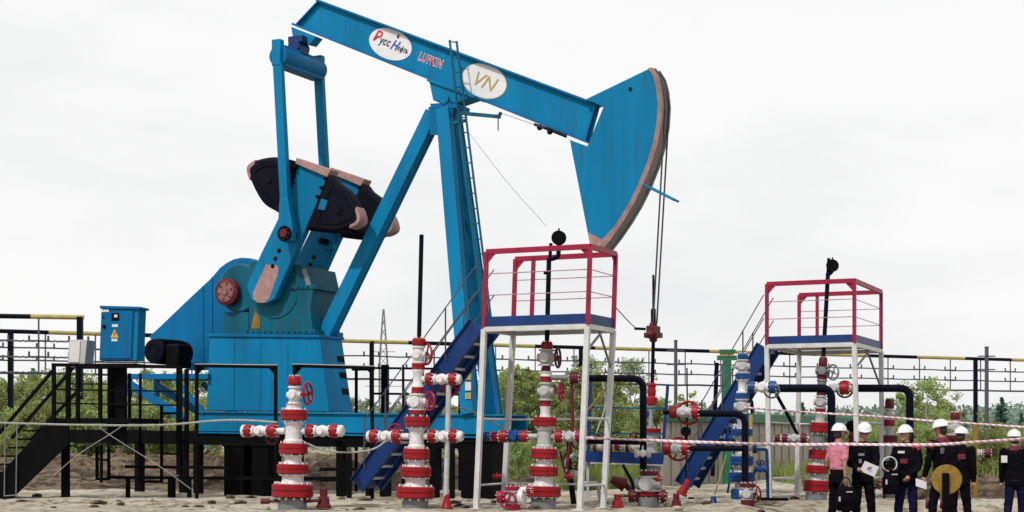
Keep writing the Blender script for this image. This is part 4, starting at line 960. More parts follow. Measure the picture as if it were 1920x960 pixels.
    for o_ in (Vector((0, 0, 0)), f.w*SW):
        m = MB()
        for hh in (.95, .5):
            m.tube([p+o_+Vector((0, 0, hh)), q1+o_+Vector((0, 0, hh*.95))-dn*.06], .011, 6)
        for t in (.25, .5, .75, .93): m.tube([p+dn*t+o_+Vector((0, 0, .05)), p+dn*t+o_+Vector((0, 0, .95))], .014, 6)
        m.build('stair_handrail', 'wire_grey', t_)
    return f, t_
platform('work_platform', 'nearer work platform with crimson railing, blue deck edge and white legs', 1000, 27.2, (908, 464), (1102, 471), (1150, 476), (958, 470), (588, 594, .16, .035),
         {'fl': 893, 'fr': 1087, 'rr': 1131, 'rl': 944}, 0, ((893, 603), (668, 905)), None, None, (943,), (('fr', 'rr', .12), ('rr', 'fr', .2)))
platform('work_platform', 'farther work platform with crimson railing above the group of people', 1530, 31.0, (1438, 531), (1602, 528), (1652, 533), (1492, 540), (629, 629, .14, -.0), 
         {'fl': 1443, 'fr': 1609, 'rr': 1655, 'rl': 1494}, 0, ((1432, 645), (1278, 905)), None, None, (1474,), (('fr', 'rr', .14), ('rr', 'fr', .25)))

# blue low stand near the pumped well
f = Frame(1172, 30.6, 6); t_ = thing('low_stand', f.base, 'low blue stand with upright posts round the pumped well', 'stand')
m = MB(); m.prism([f.P(1098, 845, -.3), f.P(1243, 850, -.3), f.P(1243, 871, -.3), f.P(1098, 866, -.3)], f.w*.05); m.build('toe_board', 'navy', t_)
m = MB(); m.prism([f.P(1098, 866, -.3), f.P(1243, 871, -.3), f.P(1243, 874, -.3), f.P(1098, 869, -.3)], f.w*1.0); m.build('deck', 'white_grey', t_)
for x, xt, y0 in ((1103, 1108, 712), (1143, 1147, 712), (1241, 1252, 723)):
    m = MB(); m.bar(f.P(x, 868, -.28), f.P(xt, y0, -.28), .06, .06, f.u); m.box(f.P(xt, y0-1, -.28), .12, .1, .03, f.u); m.build('post', 'navy', t_)
for y in (764, 812): m = MB(); m.bar(f.P(1105, y, -.2), f.P(1246, y+2, -.2), .03, .03); m.build('rail', 'teal', t_)
for x in (1102, 1238):
    m = MB(); p = f.P(x, 870, -.2); m.bar(p, Vector((p.x, p.y, -.05)), .05, .05, f.u); m.build('leg', 'white_grey', t_)

# ------------------------------------------------------------------ shed, posts, trestles, pylon
A0, A1 = ray(1240, 823, 40), ray(1600, 823, 53); A0.z = A1.z = 0
ax = (A1-A0).normalized(); pn = Vector((-ax.y, ax.x, 0)); 
sh = thing('shed', (A0+A1)/2, 'low beige panelled shed with a green roof edge behind the blue wellhead', 'shed')
vr = A0.normalized()*1.0; vr.z = 0; vr = (vr+ax*.25).normalized(); pn2 = vr*3
m = MB(); m.prism([A0, A1, A1+pn2, A0+pn2], (0, 0, 1.62)); wl_ = m.build('wall', 'beige', sh)
m = MB(); L = (A1-A0).length; n = int(L/.6)
for k in range(n+1): p = A0+ax*(L*k/n)-pn*.02; m.bar(p, p+Vector((0, 0, 1.62)), .07, .03, ax)
m.build('panel_rib', 'beige', sh)
m = MB(); e = [A0-ax*.1-pn*.15, A1+ax*.3-pn*.15, A1+ax*.3+pn2, A0+ax*.1+pn2]; m.prism([v+Vector((0, 0, 1.62)) for v in e], (0, 0, .27)); m.build('roof', 'green', sh, bevel=.02)
m = MB(); m.bar(A0-pn*.2+Vector((0, 0, .55))+ax*2, A1-pn*.2+Vector((0, 0, .55)), .03, .03); m.bar(A0-pn*.2+Vector((0, 0, 1.3)), A1-pn*.2+Vector((0, 0, 1.3)), .03, .03); m.build('wall_pipe', 'salmon', sh)
f = Frame(1363, 41.5, 0); t_ = thing('green_column', f.base, 'green steel column with a wide head rising above the shed roof', 'column')
m = MB(); m.bar(f.P(1363, 672), Vector((f.O.x, f.O.y, -.05)), .21, .21, f.u); m.build('shaft', 'green', t_, bevel=.02)
m = MB(); m.bar(f.P(1345, 671), f.P(1381, 671), .12, .2); m.bar(f.P(1349, 659), f.P(1378, 659), .09, .3); m.build('head', 'green', t_)
m = MB(); m.bar(f.P(1351, 665), f.P(1375, 665), .09, .24); m.build('head_band', 'pole_yellow', t_)
def pole(x, y0, D, r, m_, label, xb=None, name='utility_pole'):
    q = MB(); p = ray(x, y0, D); b = ray(xb or x, y0, D); q.tube([Vector((b.x, D, -.1)), p], [r*1.15, r], 12); q.lathe(p, (0, 0, 1), [(0, r*1.15), (.05, r*1.15)], 12)
    for dz in (.35, .9): q.bar(p+Vector((-.35, 0, -dz)), p+Vector((.35, 0, -dz)), .05, .05)
    return own_origin(q, name, m_, label, 'pole')
pole(1267, 640, 62, .065, 'wire_grey', 'grey pole rising behind the rod of the pumpjack')
pole(1850, 652, 66, .08, 'wire_grey', 'grey pole at the right behind the trestle')
q = MB(); p = ray(1344, 680, 42); q.bar(p, Vector((ray(1336, 800, 42).x, 42, .2)), .10, .10, (1, 0, 0)); own_origin(q, 'leaning_post', 'navy_dark', 'dark leaning post left of the green column', 'post')
q = MB(); p = ray(1828, 795, 31.5); q.bar(p, Vector((p.x, p.y, gz(p.x, p.y)-.05)), .085, .085, (1, 0, 0)); own_origin(q, 'marker_post', 'ochre', 'dull yellow post between the two rightmost helmets', 'post', bevel=.01)
q = MB(); p = ray(1408, 778, 30.2); q.tube([p, Vector((p.x, p.y, -.05))], .035, 10); own_origin(q, 'marker_post', 'pole_yellow', 'slim pale yellow post beside the blue wellhead', 'post')

def trestle(label, x0, y0, D0, x1, y1, D1, offs, posts, step, end_post=False, band=2.6):
    a, b = ray(x0, y0, D0), ray(x1, y1, D1); t_ = thing('cable_trestle', Vector((a.x, a.y, 0)), label, 'cable trestle', 'overhead cable trestles behind the wells')
    L = (b-a).length; dd = (b-a).normalized(); n = max(1, int(L/band))
    for k in range(n):
        m = MB(); m.tube([a+dd*(L*k/n), a+dd*(L*(k+1)/n)], .075, 10); m.build('top_pipe', 'pole_yellow' if k % 2 else 'navy_dark', t_)
    for o_ in offs:
        m = MB(); r_ = .035 if o_ != offs[-1] else .05
        m.tube([a+dd*(L*k/40)+Vector((0, 0, -o_-.03*math.sin(k*1.3)**2)) for k in range(41)], r_*.8, 6); m.build('cable', 'wire_grey' if o_ != offs[-1] else 'cable', t_)
    k = step*.5; cnt = 0
    while k < L and cnt < 60:
        p = a+dd*k; m = MB(); m.bar(p, p-Vector((0, 0, offs[-1])), .045, .045, (1, 0, 0))
        for o_ in (offs[0], offs[len(offs)//2]):
            c_ = p-Vector((0, 0, o_)); m.bar(c_-dd*.32, c_+dd*.32, .045, .045)
            for s_ in (-1, 1): m.cyl(c_+dd*s_*.3-Vector((0, 0, .04)), c_+dd*s_*.3+Vector((0, 0, .16)), .035, 8)
        m.build('hanger', 'wire_grey', t_); k += step; cnt += 1
    for tpx in posts:
        kk = (tpx-960)/F; tt = (kk*a.y-a.x)/(dd.x-kk*dd.y); p = a+dd*tt; m = MB(); m.bar(p+Vector((0, 0, .02)), Vector((p.x, p.y, -.1)), .17, .17, (1, 0, 0)); m.build('post', 'navy_dark', t_)
    return t_
trestle('long cable trestle with yellow and black banded top pipe behind everything', -60, 619, 56, 1980, 677, 76, (.55, 1.0, 1.45), (697, 1089, 1829, 20, 442), 1.75)
trestle('short nearer cable trestle with banded top pipe at the far left', -40, 592, 50, 157, 595, 50, (.75, 1.25, 1.75), (150,), 1.25, band=1.6)

# pylon
f = Frame(719, 620, 20); t_ = thing('lattice_pylon', Vector((f.O.x, f.O.y, 0)), 'distant lattice power pylon with a narrow tip left of the second well', 'pylon')
hp = EYE+(HZ-580)/F*620; m = MB(); 
def pw(z): t = z/hp; return 2.6 if t < .6 else 2.6*(1-t)/.4*.9+.25
lv = [hp*k/14 for k in range(15)]
for sx_ in (-1, 1):
    for sy_ in (-1, 1):
        m.tube([Vector((f.O.x+sx_*pw(z)*.6, f.O.y+sy_*pw(z)*.6, z)) for z in lv], .26, 6)
for i in range(14):
    for s_ in (-1, 1):
        m.tube([Vector((f.O.x-s_*pw(lv[i])*.6, f.O.y-pw(lv[i])*.6, lv[i])), Vector((f.O.x+s_*pw(lv[i+1])*.6, f.O.y-pw(lv[i+1])*.6, lv[i+1]))], .12, 5)
m.build('mast', 'grey', t_)
for z, ww in ((hp*.56, 6.5), (hp*.68, 4.5), (hp*.42, 7)):
    m = MB(); m.bar(Vector((f.O.x-ww, f.O.y, z)), Vector((f.O.x+ww, f.O.y, z)), .25, .25); m.build('cross_arm', 'grey', t_)

# ------------------------------------------------------------------ ropes, tapes
def rope(pts, r, m_, label, nm='rope', sub=None):
    q = MB(); q.tube(chain([ray(*p) for p in pts], 10), r, 8)
    if sub:
        for s_ in sub: q.tube(chain([ray(*p) for p in s_], 8), r*.36, 6)
    return own_origin(q, nm, m_, label, 'rope')
rope([(-30, 792, 29), (160, 797, 29), (300, 797, 29), (400, 789, 28.5), (458, 788, 28), (520, 792, 27.3)], .019, 'rope', 'pale rope strung across the left from the staircase to the shortest wellhead',
     sub=[[(185, 798, 29), (205, 815, 29), (300, 875, 29), (358, 917, 29)], [(230, 798, 29), (205, 815, 29), (150, 850, 29), (100, 892, 29)]])
rope([(575, 831, 26.9), (610, 845, 26.9), (660, 848, 26.9), (700, 842, 26.9), (722, 828, 26.9)], .016, 'rope', 'sagging pale rope between the two leftmost wellheads')
rope([(830, 780, 28.3), (850, 765, 28.3), (880, 770, 28.3), (935, 797, 28.3), (950, 803, 28.3)], .014, 'rope', 'thin pale rope behind the left legs of the nearer platform')
q = MB(); q.tube(chain([PJ.P(942, 213, -.4), PJ.P(1020, 240, -.3), ], 6), .006, 5)
own_origin(q, 'guy_wire', 'wire_grey', 'hair thin wire from the service arm to the beam underside', 'wire')
q = MB(); q.tube(chain([ray(1155, 577, 27.6), ray(1180, 604, 29), PJ.P(1192, 615, 0)], 6), .010, 5); own_origin(q, 'guy_wire', 'wire_grey', 'thin wire from the nearer platform to the rod clamp', 'wire')

def tape(pts, wd, label, twists, seed):
    P_ = chain([ray(*p) for p in pts], 40); me = bpy.data.meshes.new('barrier_tape'); vs = []; fs = []; us = []; L = 0; n = len(P_)
    for i, p in enumerate(P_):
        if i: L += (p-P_[i-1]).length
        th = R(90)+math.sin(L*twists)*R(20)+noise.noise(Vector((L*.9, seed, 0)))*R(85)
        d_ = Vector((0, math.cos(th), math.sin(th)))*wd/2
        vs += [p-d_, p+d_]; us += [(L, 0), (L, wd)]
    for i in range(n-1): fs.append((2*i, 2*i+2, 2*i+3, 2*i+1))
    c = sum(vs, Vector())/len(vs)
    me.from_pydata([v-c for v in vs], [], fs); uvl = me.uv_layers.new(name='UVMap')
    for pl in me.polygons:
        for li in pl.loop_indices: uvl.data[li].uv = us[me.loops[li].vertex_index]
    me.materials.append(MT['tape']); me.polygons.foreach_set('use_smooth', [True]*len(me.polygons))
    o = bpy.data.objects.new('barrier_tape', me); col.objects.link(o); o.location = c
    md = o.modifiers.new('thick', 'SOLIDIFY'); md.thickness = .002
    return tag(o, label, 'barrier tape', 'red and white barrier tapes')
tape([(1098, 821, 26.6), (1250, 827, 26.4), (1450, 833, 26), (1600, 833, 26), (1740, 834, 25.8), (1830, 829, 25.8), (1960, 820, 25.8)], .05, 'lower red and white striped tape crossing in front of the people', 1.1, 1)
tape([(1396, 764, 27.2), (1500, 772, 27.6), (1660, 782, 27.8), (1760, 790, 27.8), (1960, 803, 27.8)], .036, 'upper thin striped tape running above the helmets', 1.4, 4)

# yellow disc on a dark post
f = Frame(1776, 25.2, 0); t_ = thing('disc_marker', Vector((f.O.x, f.O.y, gz(f.O.x, f.O.y))), 'round yellow disc on a dark post in front of the two people at the right', 'marker')
m = MB(); m.cyl(f.P(1775, 899, 0), f.P(1775, 899, .03), .235, 40, 0, .008); m.build('disc', 'ochre', t_)
m = MB(); p = f.P(1773, 887, -.04); m.bar(p, Vector((p.x, p.y, gz(p.x, p.y)-.1)), .1, .06, f.u); m.build('post', 'black', t_)

# ------------------------------------------------------------------ people
def remesh(mb, vox, mname, name, parent, smooth=4, disp=0):
    me = bpy.data.meshes.new('tmp'); me.from_pydata(mb.v, [], mb.f)
    b = bmesh.new(); b.from_mesh(me); bmesh.ops.recalc_face_normals(b, faces=b.faces); b.to_mesh(me); b.free()
    o = bpy.data.objects.new('tmp', me); col.objects.link(o)
    r = o.modifiers.new('r', 'REMESH'); r.mode = 'VOXEL'; r.voxel_size = vox
    s_ = o.modifiers.new('s', 'SMOOTH'); s_.iterations = smooth; s_.factor = .5
    dg = bpy.context.evaluated_depsgraph_get(); dg.update(); m2 = bpy.data.meshes.new_from_object(o.evaluated_get(dg))
    bpy.data.objects.remove(o); off = parent_loc(parent)
    if disp:
        nrm = [v.normal.copy() for v in m2.vertices]
        for v, n_ in zip(m2.vertices, nrm): v.co += n_*disp*noise.noise(Vector((v.co.x*9, v.co.y*9, v.co.z*16)))
    m2.materials.clear(); m2.materials.append(MT[mname]); m2.name = name
    m2.polygons.foreach_set('use_smooth', [True]*len(m2.polygons))
    q = bpy.data.objects.new(name, m2); col.objects.link(q); q.parent = parent; return q
def loft(mb, rings, seg=18):
    "rings: (centre, half width x, half depth y) in person space, stacked by z or along a limb"
    vs = []; fs = []; n = len(rings)
    for c, rx, ry in rings:
        for k in range(seg): t = 2*math.pi*k/seg; vs.append(Vector(c)+Vector((rx*math.cos(t), ry*math.sin(t), 0)))
    for i in range(n-1):
        for k in range(seg): fs.append((i*seg+k, i*seg+(k+1) % seg, (i+1)*seg+(k+1) % seg, (i+1)*seg+k))
    fs += [tuple(range(seg-1, -1, -1)), tuple((n-1)*seg+k for k in range(seg))]
    mb.add(vs, fs)
def limb(mb, pts, rs):
    P_ = chain(pts, 5); n = len(P_); R_ = []
    for i in range(n):
        t = i/(n-1)*(len(rs)-1); k = min(int(t), len(rs)-2); R_.append(rs[k]+(rs[k+1]-rs[k])*(t-k))
    mb.tube(P_, R_, 12); mb.ball(P_[0], R_[0], seg=12); mb.ball(P_[-1], R_[-1], seg=12)
def person(px, ytop, D, face, label, top='dark_cloth', bottom='dark_cloth', arms=None, Ht=1.72, legs=.1, short=False, extra=None, female=False, look=0, collar=None, nod=0, sway=0, step=0):
    "local axes: x right of the person, y forward, z up. face = heading in degrees, 0 looks toward +Y (away)"
    X = (px-960)/F*D; g0 = gz(X, D); t_ = thing('person', Vector((X, D, g0)), label, 'person', 'visitors in white helmets')
    zt = EYE+(HZ-ytop)/F*D; Ht = (zt-g0-.035); k = Ht/1.75
    sw = .19*(.9 if female else 1)
    M = Matrix.Rotation(R(-face), 4, 'Z')
    J = lambda x, y, z: Vector((x*k, y*k, z*k))
    arms = arms or {}
    pose = {}
    for s_ in (-1, 1):
        hand = arms.get(s_, (s_*.25, .06, .80)); sh_ = Vector((s_*sw, 0, 1.42)); hv = Vector(hand)
        dist = (hv-sh_).length; l1, l2 = .29, .27; dist = min(dist, .555); dr_ = (hv-sh_).normalized(); hv = sh_+dr_*dist
        a_ = (l1*l1-l2*l2+dist*dist)/(2*dist); hh = math.sqrt(max(0, l1*l1-a_*a_)); pole_ = Vector((s_*.5, -.7, -.4)); pole_ = (pole_-dr_*pole_.dot(dr_)).normalized()
        pose[s_] = (sh_, sh_+dr_*a_+pole_*hh, hv)
    body = MB(); 
    loft(body, [(J(0, 0, .84), .15*k, .10*k), (J(0, -.01, .93), .165*k, .115*k), (J(0, 0, 1.05), .14*k, .10*k), (J(0, .005, 1.2), .16*k, .11*k), (J(0, 0, 1.36), .17*k, .11*k), (J(0, -.005, 1.44), .12*k, .085*k), (J(0, 0, 1.48), .06*k, .06*k), (J(0, .01, 1.56), .055*k, .058*k)])
    for s_ in (-1, 1):
        hip = J(s_*.09, 0, .90); kn = J(s_*(.10+legs*.3), .03+s_*step*.6, .49); an = J(s_*(.11+legs*.6), -.02+s_*step, .09); toe = J(s_*(.13+legs*.6)+s_*.03, .17+s_*step, .035)
        limb(body, [hip, kn, an], [.085*k, .058*k, .04*k]); limb(body, [an-J(0, .04, .04), toe], [.042*k, .03*k])
        a, b_, c_ = [Vector(v)*k for v in pose[s_]]; limb(body, [a, b_, c_], [.05*k, .038*k, .027*k])
        dv = (c_-b_).normalized(); sd_ = dv.cross(Vector((0, 1, 0))); sd_ = sd_.normalized() if sd_.length > .1 else Vector((1, 0, 0)); up_ = dv.cross(sd_).normalized()
        palm = c_+dv*.06*k; body.ball(c_+dv*.05*k, .04*k, seg=12, sc=(1, 1, 1))
        for i, ln in enumerate((.070, .080, .075, .058)):
            o_ = up_*((i-1.5)*.021*k); b0_ = c_+dv*.06*k+o_; b1_ = b0_+dv*.045*k*ln/.075+sd_*.008; b2_ = b1_+dv*.03*k+sd_*(-s_)*.022*k
            body.tube([b0_, b1_, b2_], [.0105*k, .0095*k, .008*k], 8)
        b0_ = c_+dv*.02*k+up_*.03*k; body.tube([b0_, b0_+up_*.025*k+dv*.03*k, b0_+up_*.028*k+dv*.06*k], [.012*k, .0105*k, .009*k], 8)
    Lk = Matrix.Rotation(R(look), 4, 'Z') @ Matrix.Rotation(R(-nod), 4, 'X'); hc = J(0, .02, 1.645)
    hdm = MB(); hdm.ball(J(0, 0, 0), .1*k, seg=20, sc=(.78, .98, 1.16)); hdm.ball(J(0, .035, -.055), .062*k, seg=14, sc=(.85, .95, .9))
    hdm.lathe(J(0, .085, .012), (0, .5, -1), [(0, .008*k), (.03*k, .016*k), (.045*k, .012*k)], 10)
    for s_ in (-1, 1): hdm.ball(J(s_*.078, -.005, -.005), .028*k, seg=10, sc=(.35, .7, 1.1))
    hdm.ball(J(0, .093, -.055), .02*k, seg=8, sc=(1.2, .4, .3)); hdm.ball(J(0, .085, -.085), .022*k, seg=8)
    body.add([hc+Lk @ v for v in hdm.v], hdm.f)
    def fin(mb): 
        for i, v in enumerate(mb.v):
            v = v.copy(); tz = max(0, v.z/k-.1); v.x += sway*k*math.sin(min(tz, 1.6)*1.9); mb.v[i] = M @ v
        return mb
    def place(o): return o
    t_loc = t_.location.copy(); t_.location = (0, 0, 0)      # build around the origin, then put in place
    bo = remesh(fin(body), .009, 'skin', 'body', t_, 2)
    # clothing
    jk = MB(); e = .022
    zb = .80 if not female else 1.02
    loft(jk, [(J(0, 0, zb), (.19 if not female else .155)*k, (.135 if not female else .115)*k), (J(0, -.005, max(.93, zb+.03)), (.185 if not female else .155)*k, .13*k), (J(0, 0, 1.08), .17*k if not female else .145*k, .125*k), (J(0, .005, 1.22), .19*k if not female else .165*k, .135*k), (J(0, 0, 1.36), .20*k if not female else .175*k, .13*k), (J(0, -.005, 1.44), .15*k, .10*k), (J(0, -.003, 1.50), .072*k, .072*k)])
    for s_ in (-1, 1):
        a, b_, c_ = [Vector(v)*k for v in pose[s_]]
        if short: limb(jk, [a, a.lerp(b_, .75)], [.068*k, .056*k])
        else: limb(jk, [a, b_, b_.lerp(c_, .93)], [.073*k, .06*k, .046*k])
    jo = remesh(fin(jk), .011, top, 'jacket' if not short else 'shirt', t_, 3, .012)
    tr = MB(); loft(tr, [(J(0, 0, .80), .17*k, .12*k), (J(0, -.01, .90), .178*k, .128*k), (J(0, 0, 1.0), .158*k, .115*k), (J(0, 0, 1.06), .148*k, .108*k)])
    for s_ in (-1, 1):
        hip = J(s_*.09, 0, .86); kn = J(s_*(.10+legs*.3), .03+s_*step*.6, .49); an = J(s_*(.11+legs*.6), -.02+s_*step, .10); limb(tr, [hip, kn, an], [.096*k, .078*k, .062*k])
    remesh(fin(tr), .011, bottom, 'trousers', t_, 3, .012)
    for s_ in (-1, 1):
        bt = MB(); an = J(s_*(.11+legs*.6), -.02+s_*step, .10); limb(bt, [an, an-J(0, .03, .06)], [.055*k, .05*k]); limb(bt, [an-J(0, .03, .055), J(s_*(.13+legs*.6)+s_*.03, .19+s_*step, .045)], [.048*k, .042*k]); remesh(fin(bt), .01, 'boot', 'boot', t_, 2)
    # helmet
    hm = MB(); hq = hc+J(0, -.01, .045)
    prof = [(0, .121), (.02, .119), (.05, .112), (.08, .096), (.105, .068), (.12, .035), (.125, .004)]
    hv = MB(); hv.lathe(Vector((0, 0, 0)), (0, 0, 1), [(a*k, b_*k) for a, b_ in prof], 28)
    for v in hv.v: v.y *= 1.14
    n = 28; br = []
    for kk in range(n):
        t = 2*math.pi*kk/n; ext = .012+.045*max(0, math.sin(t))**2; br.append(Vector((math.cos(t)*(.121+.006)*k, math.sin(t)*(.138+ext)*k, -.012*k*max(0, math.sin(t)))))
    hv.prism(br, (0, 0, .01*k)); 
    for xo in (-.022, 0, .022): hv.tube([Vector((xo*k, math.cos(a)*.132*k, math.sin(a)*.128*k)) for a in [R(20+14*i) for i in range(11)]], .007*k, 6)
    hm.add([hq+Lk @ v for v in hv.v], hv.f); fin(hm).build('helmet', 'helmet', t_)
    hr = MB(); hr.ball(Vector((0, -.028*k, .0)), .1*k, seg=16, sc=(.82, .86, .92)); h2 = MB(); h2.add([hc+Lk @ (v+Vector((0, 0, -.01*k))) for v in hr.v], hr.f)
    fin(h2).build('hair', 'hair', t_)
    ey = MB()
    if extra == 'glasses': 
        for s_ in (-1, 1): ey.box(Lk @ J(s_*.033, .104, .012)+hc, .05*k, .012, .032*k)
        ey.box(Lk @ J(0, .1, .015)+hc, .15*k, .01, .01*k); fin(ey).build('sunglasses', 'black', t_)
    else:
        for s_ in (-1, 1): ey.ball(Lk @ J(s_*.031, .088, .012)+hc, .011*k, seg=8)
        fin(ey).build('eyes', 'black', t_)
    if collar:
        cm = MB(); loft(cm, [(J(0, -.003, 1.43), .155*k, .108*k), (J(0, -.003, 1.475), .10*k, .095*k), (J(0, 0, 1.52), .078*k, .08*k)]); remesh(fin(cm), .01, collar, 'collar', t_, 2)
    t_.location = t_loc
    T = lambda x, y, z: t_loc+M @ J(x, y, z)
    hands = {s_: t_loc+M @ (Vector(pose[s_][2])*k) for s_ in (-1, 1)}
    return t_, T, hands, M
def patch(t_, T, M, c, w_, h_, m_, name='patch', nrm=-1):
    q = MB(); p = T(*c); q.box(p, w_, .012, h_, M @ Vector((1, 0, 0))); return q.build(name, m_, t_, bevel=.003)

t1, T1, H1, M1 = person(1573, 797, 27.0, 60, 'person in a short sleeved pink shirt and black trousers carrying a dark bag', 'pink_shirt', 'dark_cloth', arms={-1: (-.20, .22, 1.0), 1: (.22, -.02, .84)}, short=True, female=True, legs=.02, step=.07, sway=-.03)
t2, T2, H2, M2 = person(1621, 795, 27.2, 185, 'person facing the camera in sunglasses and dark overalls holding a sheet of paper', 'dark_cloth', 'dark_cloth', arms={-1: (-.10, .33, 1.07), 1: (.12, .30, 1.04)}, extra='glasses', legs=.05, nod=12, sway=.03, step=-.04)
t3, T3, H3, M3 = person(1698, 800, 27.1, 225, 'person in a black jacket turned left beside the white and black bag', 'dark_cloth', 'blue_cloth', arms={-1: (-.16, .2, .95), 1: (.14, .34, 1.15)}, legs=.04, collar='dark_cloth', look=-15, sway=-.035, step=.06)
t4, T4, H4, M4 = person(1764, 790, 26.9, -20, 'person seen from behind with a pale patch across the back, holding papers low', 'dark_cloth', 'dark_cloth', arms={-1: (-.30, .1, .84), 1: (.25, .06, .85)}, legs=.06, collar='maroon_cloth', look=30, nod=10, sway=.04, step=-.07)
t5, T5, H5, M5 = person(1803, 803, 26.5, 15, 'person seen from behind standing close to the right of another, plain black jacket', 'dark_cloth', 'dark_cloth', legs=.05, collar='dark_cloth', look=-20, sway=-.045, nod=5)
t6, T6, H6, M6 = person(1901, 808, 27.0, 20, 'person at the right edge seen from behind with a square patch on the sleeve', 'dark_cloth', 'blue_cloth', legs=.04, collar='maroon_cloth', sway=.03, step=.05, look=15)
patch(t4, T4, M4, (.01, -.135, 1.30), .22, .10, 'grey'); patch(t5, T5, M5, (0, -.135, 1.30), .12, .09, 'maroon_cloth'); patch(t6, T6, M6, (-.16, -.12, 1.28), .10, .12, 'label_white')
patch(t2, T2, M2, (.07, .14, 1.27), .10, .045, 'grey'); patch(t2, T2, M2, (.09, .14, 1.16), .05, .07, 'grey'); patch(t3, T3, M3, (0, .14, 1.35), .13, .04, 'label_white'); patch(t3, T3, M3, (-.05, .138, 1.2), .14, .08, 'maroon_cloth')
def yoke(t_, M, m_, sides=(-1, 1), Ht=1.72):
    for s_ in sides:
        q = MB(); base_ = t_.location; a = Vector((s_*.13, 0, 1.455)); b_ = Vector((s_*.245, -.01, 1.36)); q.tube([base_+M @ a, base_+M @ ((a+b_)/2+Vector((s_*.015, 0, .015))), base_+M @ b_], [.062, .078, .07], 12); q.build('shoulder_panel', m_, t_)
yoke(t2, M2, 'maroon_cloth', (1,)); yoke(t3, M3, 'red', (-1,)); yoke(t4, M4, 'maroon_cloth'); yoke(t6, M6, 'maroon_cloth', (1,))
q = MB(); c_ = (H2[-1]+H2[1])/2+Vector((.03, -.1, -.02)); q.box(c_, .26, .004, .19, (math.cos(.4), 0, -math.sin(.4)), uz=Vector((math.sin(.4), -.3, math.cos(.4))).normalized()); own_origin(q, 'paper_sheet', 'paper', 'white sheet of paper held by the person in sunglasses', 'paper')
q = MB(); c_ = H4[-1]+Vector((-.03, -.03, -.13)); q.box(c_, .2, .01, .13, (math.cos(.3), .2, -math.sin(.3))); own_origin(q, 'paper_sheet', 'paper', 'folded papers held low by the person seen from behind', 'paper')
def bag(c, sx, sz, m_, label, spots=True):
    t_ = thing('shoulder_bag', c-Vector((0, 0, sz/2)), label, 'bag'); q = MB()
    loft(q, [(c+Vector((0, 0, -sz/2)), sx*.40, .07), (c+Vector((0, 0, -sz*.4)), sx*.5, .09), (c+Vector((0, 0, .1*sz)), sx*.5, .09), (c+Vector((0, 0, .4*sz)), sx*.42, .07), (c+Vector((0, 0, .5*sz)), sx*.3, .04)], 16); q.build('bag_body', m_, t_)
    q = MB(); q.tube(chain([c+Vector((-sx*.3, 0, sz*.45)), c+Vector((-sx*.1, 0, sz*.45+.16)), c+Vector((sx*.1, 0, sz*.45+.16)), c+Vector((sx*.3, 0, sz*.45))], 6), .012, 6); q.build('strap', 'boot', t_)
    if spots:
        q = MB(); q.box(c+Vector((sx*.1, -.09, sz*.3)), .1, .02, .02); q.box(c+Vector((-sx*.35, -.085, 0)), .03, .02, .08); q.build('buckle', 'white_grey', t_)
bag(Vector((H1[1].x-.02, H1[1].y-.04, H1[1].z-.33)), .36, .40, 'dark_cloth', 'bulky black bag hanging from the hand of the pink shirted person')
bag(Vector((H3[1].x+.06, H3[1].y-.02, H3[1].z-.3)), .30, .42, 'dark_cloth', 'black bag with pale buckles in front of the person in the black jacket')
q = MB(); c_ = H3[1]+Vector((.0, -.06, 0)); q.box(c_, .16, .09, .11); q.cyl(c_, c_-Vector((0, .11, 0)), .045, 16); q.ring(c_+Vector((.02, 0, .0)), (0, 1, 0), .12, .012, mi=1); own_origin(q, 'camera_body', ['black', 'label_white'], 'black camera with a pale strap held at chest height', 'camera', bevel=.006)

# clutter round the wells: thin pipes, hoses, small valves
def thin(pts, r_, m_, label, name='thin_pipe', grp='thin pipes among the wells', cv=False):
    q = MB(); P_ = [ray(*p) for p in pts]; q.tube(chain(P_, 8) if cv else bend(P_, .06), r_, 8); return own_origin(q, name, m_, label, 'pipe', grp)
thin([(1062, 900, 28), (1062, 860, 28), (1082, 850, 28)], .03, 'white_grey', 'short pale bent pipe right of the base of the wellhead in the platform')
thin([(1100, 772, 29), (1136, 728, 29)], .018, 'ochre', 'thin ochre pipe slanting up behind the nearer right platform leg')
thin([(1050, 845, 27.6), (1058, 880, 27.6), (1066, 905, 27.6)], .018, 'maroon', 'thin rusty pipe slanting down beside the wellhead in the platform')
thin([(1068, 820, 28.2), (1066, 870, 28.2), (1076, 945, 28.2)], .05, 'navy_dark', 'dark upright pipe behind the front right leg of the nearer platform')
thin([(1086, 906, 27.2), (1120, 906, 27.6), (1126, 940, 27.8)], .035, 'white_grey', 'pale pipe bent over the sand between the nearer right platform legs')
thin([(1168, 872, 29.6), (1186, 905, 29.4), (1190, 940, 29.2)], .03, 'navy_dark', 'thin dark pipe under the low blue stand')
thin([(1288, 690, 29.2), (1289, 800, 29.2), (1286, 905, 29.2)], .014, 'navy_dark', 'hair thin upright dark pipe behind the two red gate valves')
thin([(1420, 842, 29.1), (1438, 842, 29.1), (1440, 935, 29.1)], .03, 'navy', 'blue drain pipe beside the front left leg of the farther platform')
thin([(1455, 738, 31.6), (1478, 780, 31.6), (1502, 828, 31.6)], .035, 'navy_dark', 'dark strut slanting down under the left of the farther platform')
thin([(1498, 905, 36), (1498, 790, 36), (1496, 700, 36)], .035, 'salmon', 'pinkish upright pipe in front of the beige shed')
thin([(1450, 898, 35), (1500, 898, 35), (1502, 925, 35)], .03, 'rope', 'low tan pipe bent down in front of the beige shed')
thin([(1420, 935, 28.6), (1450, 936, 28.6), (1478, 936, 28.6)], .028, 'black', 'black pipe lying on the sand beside the blue wellhead')
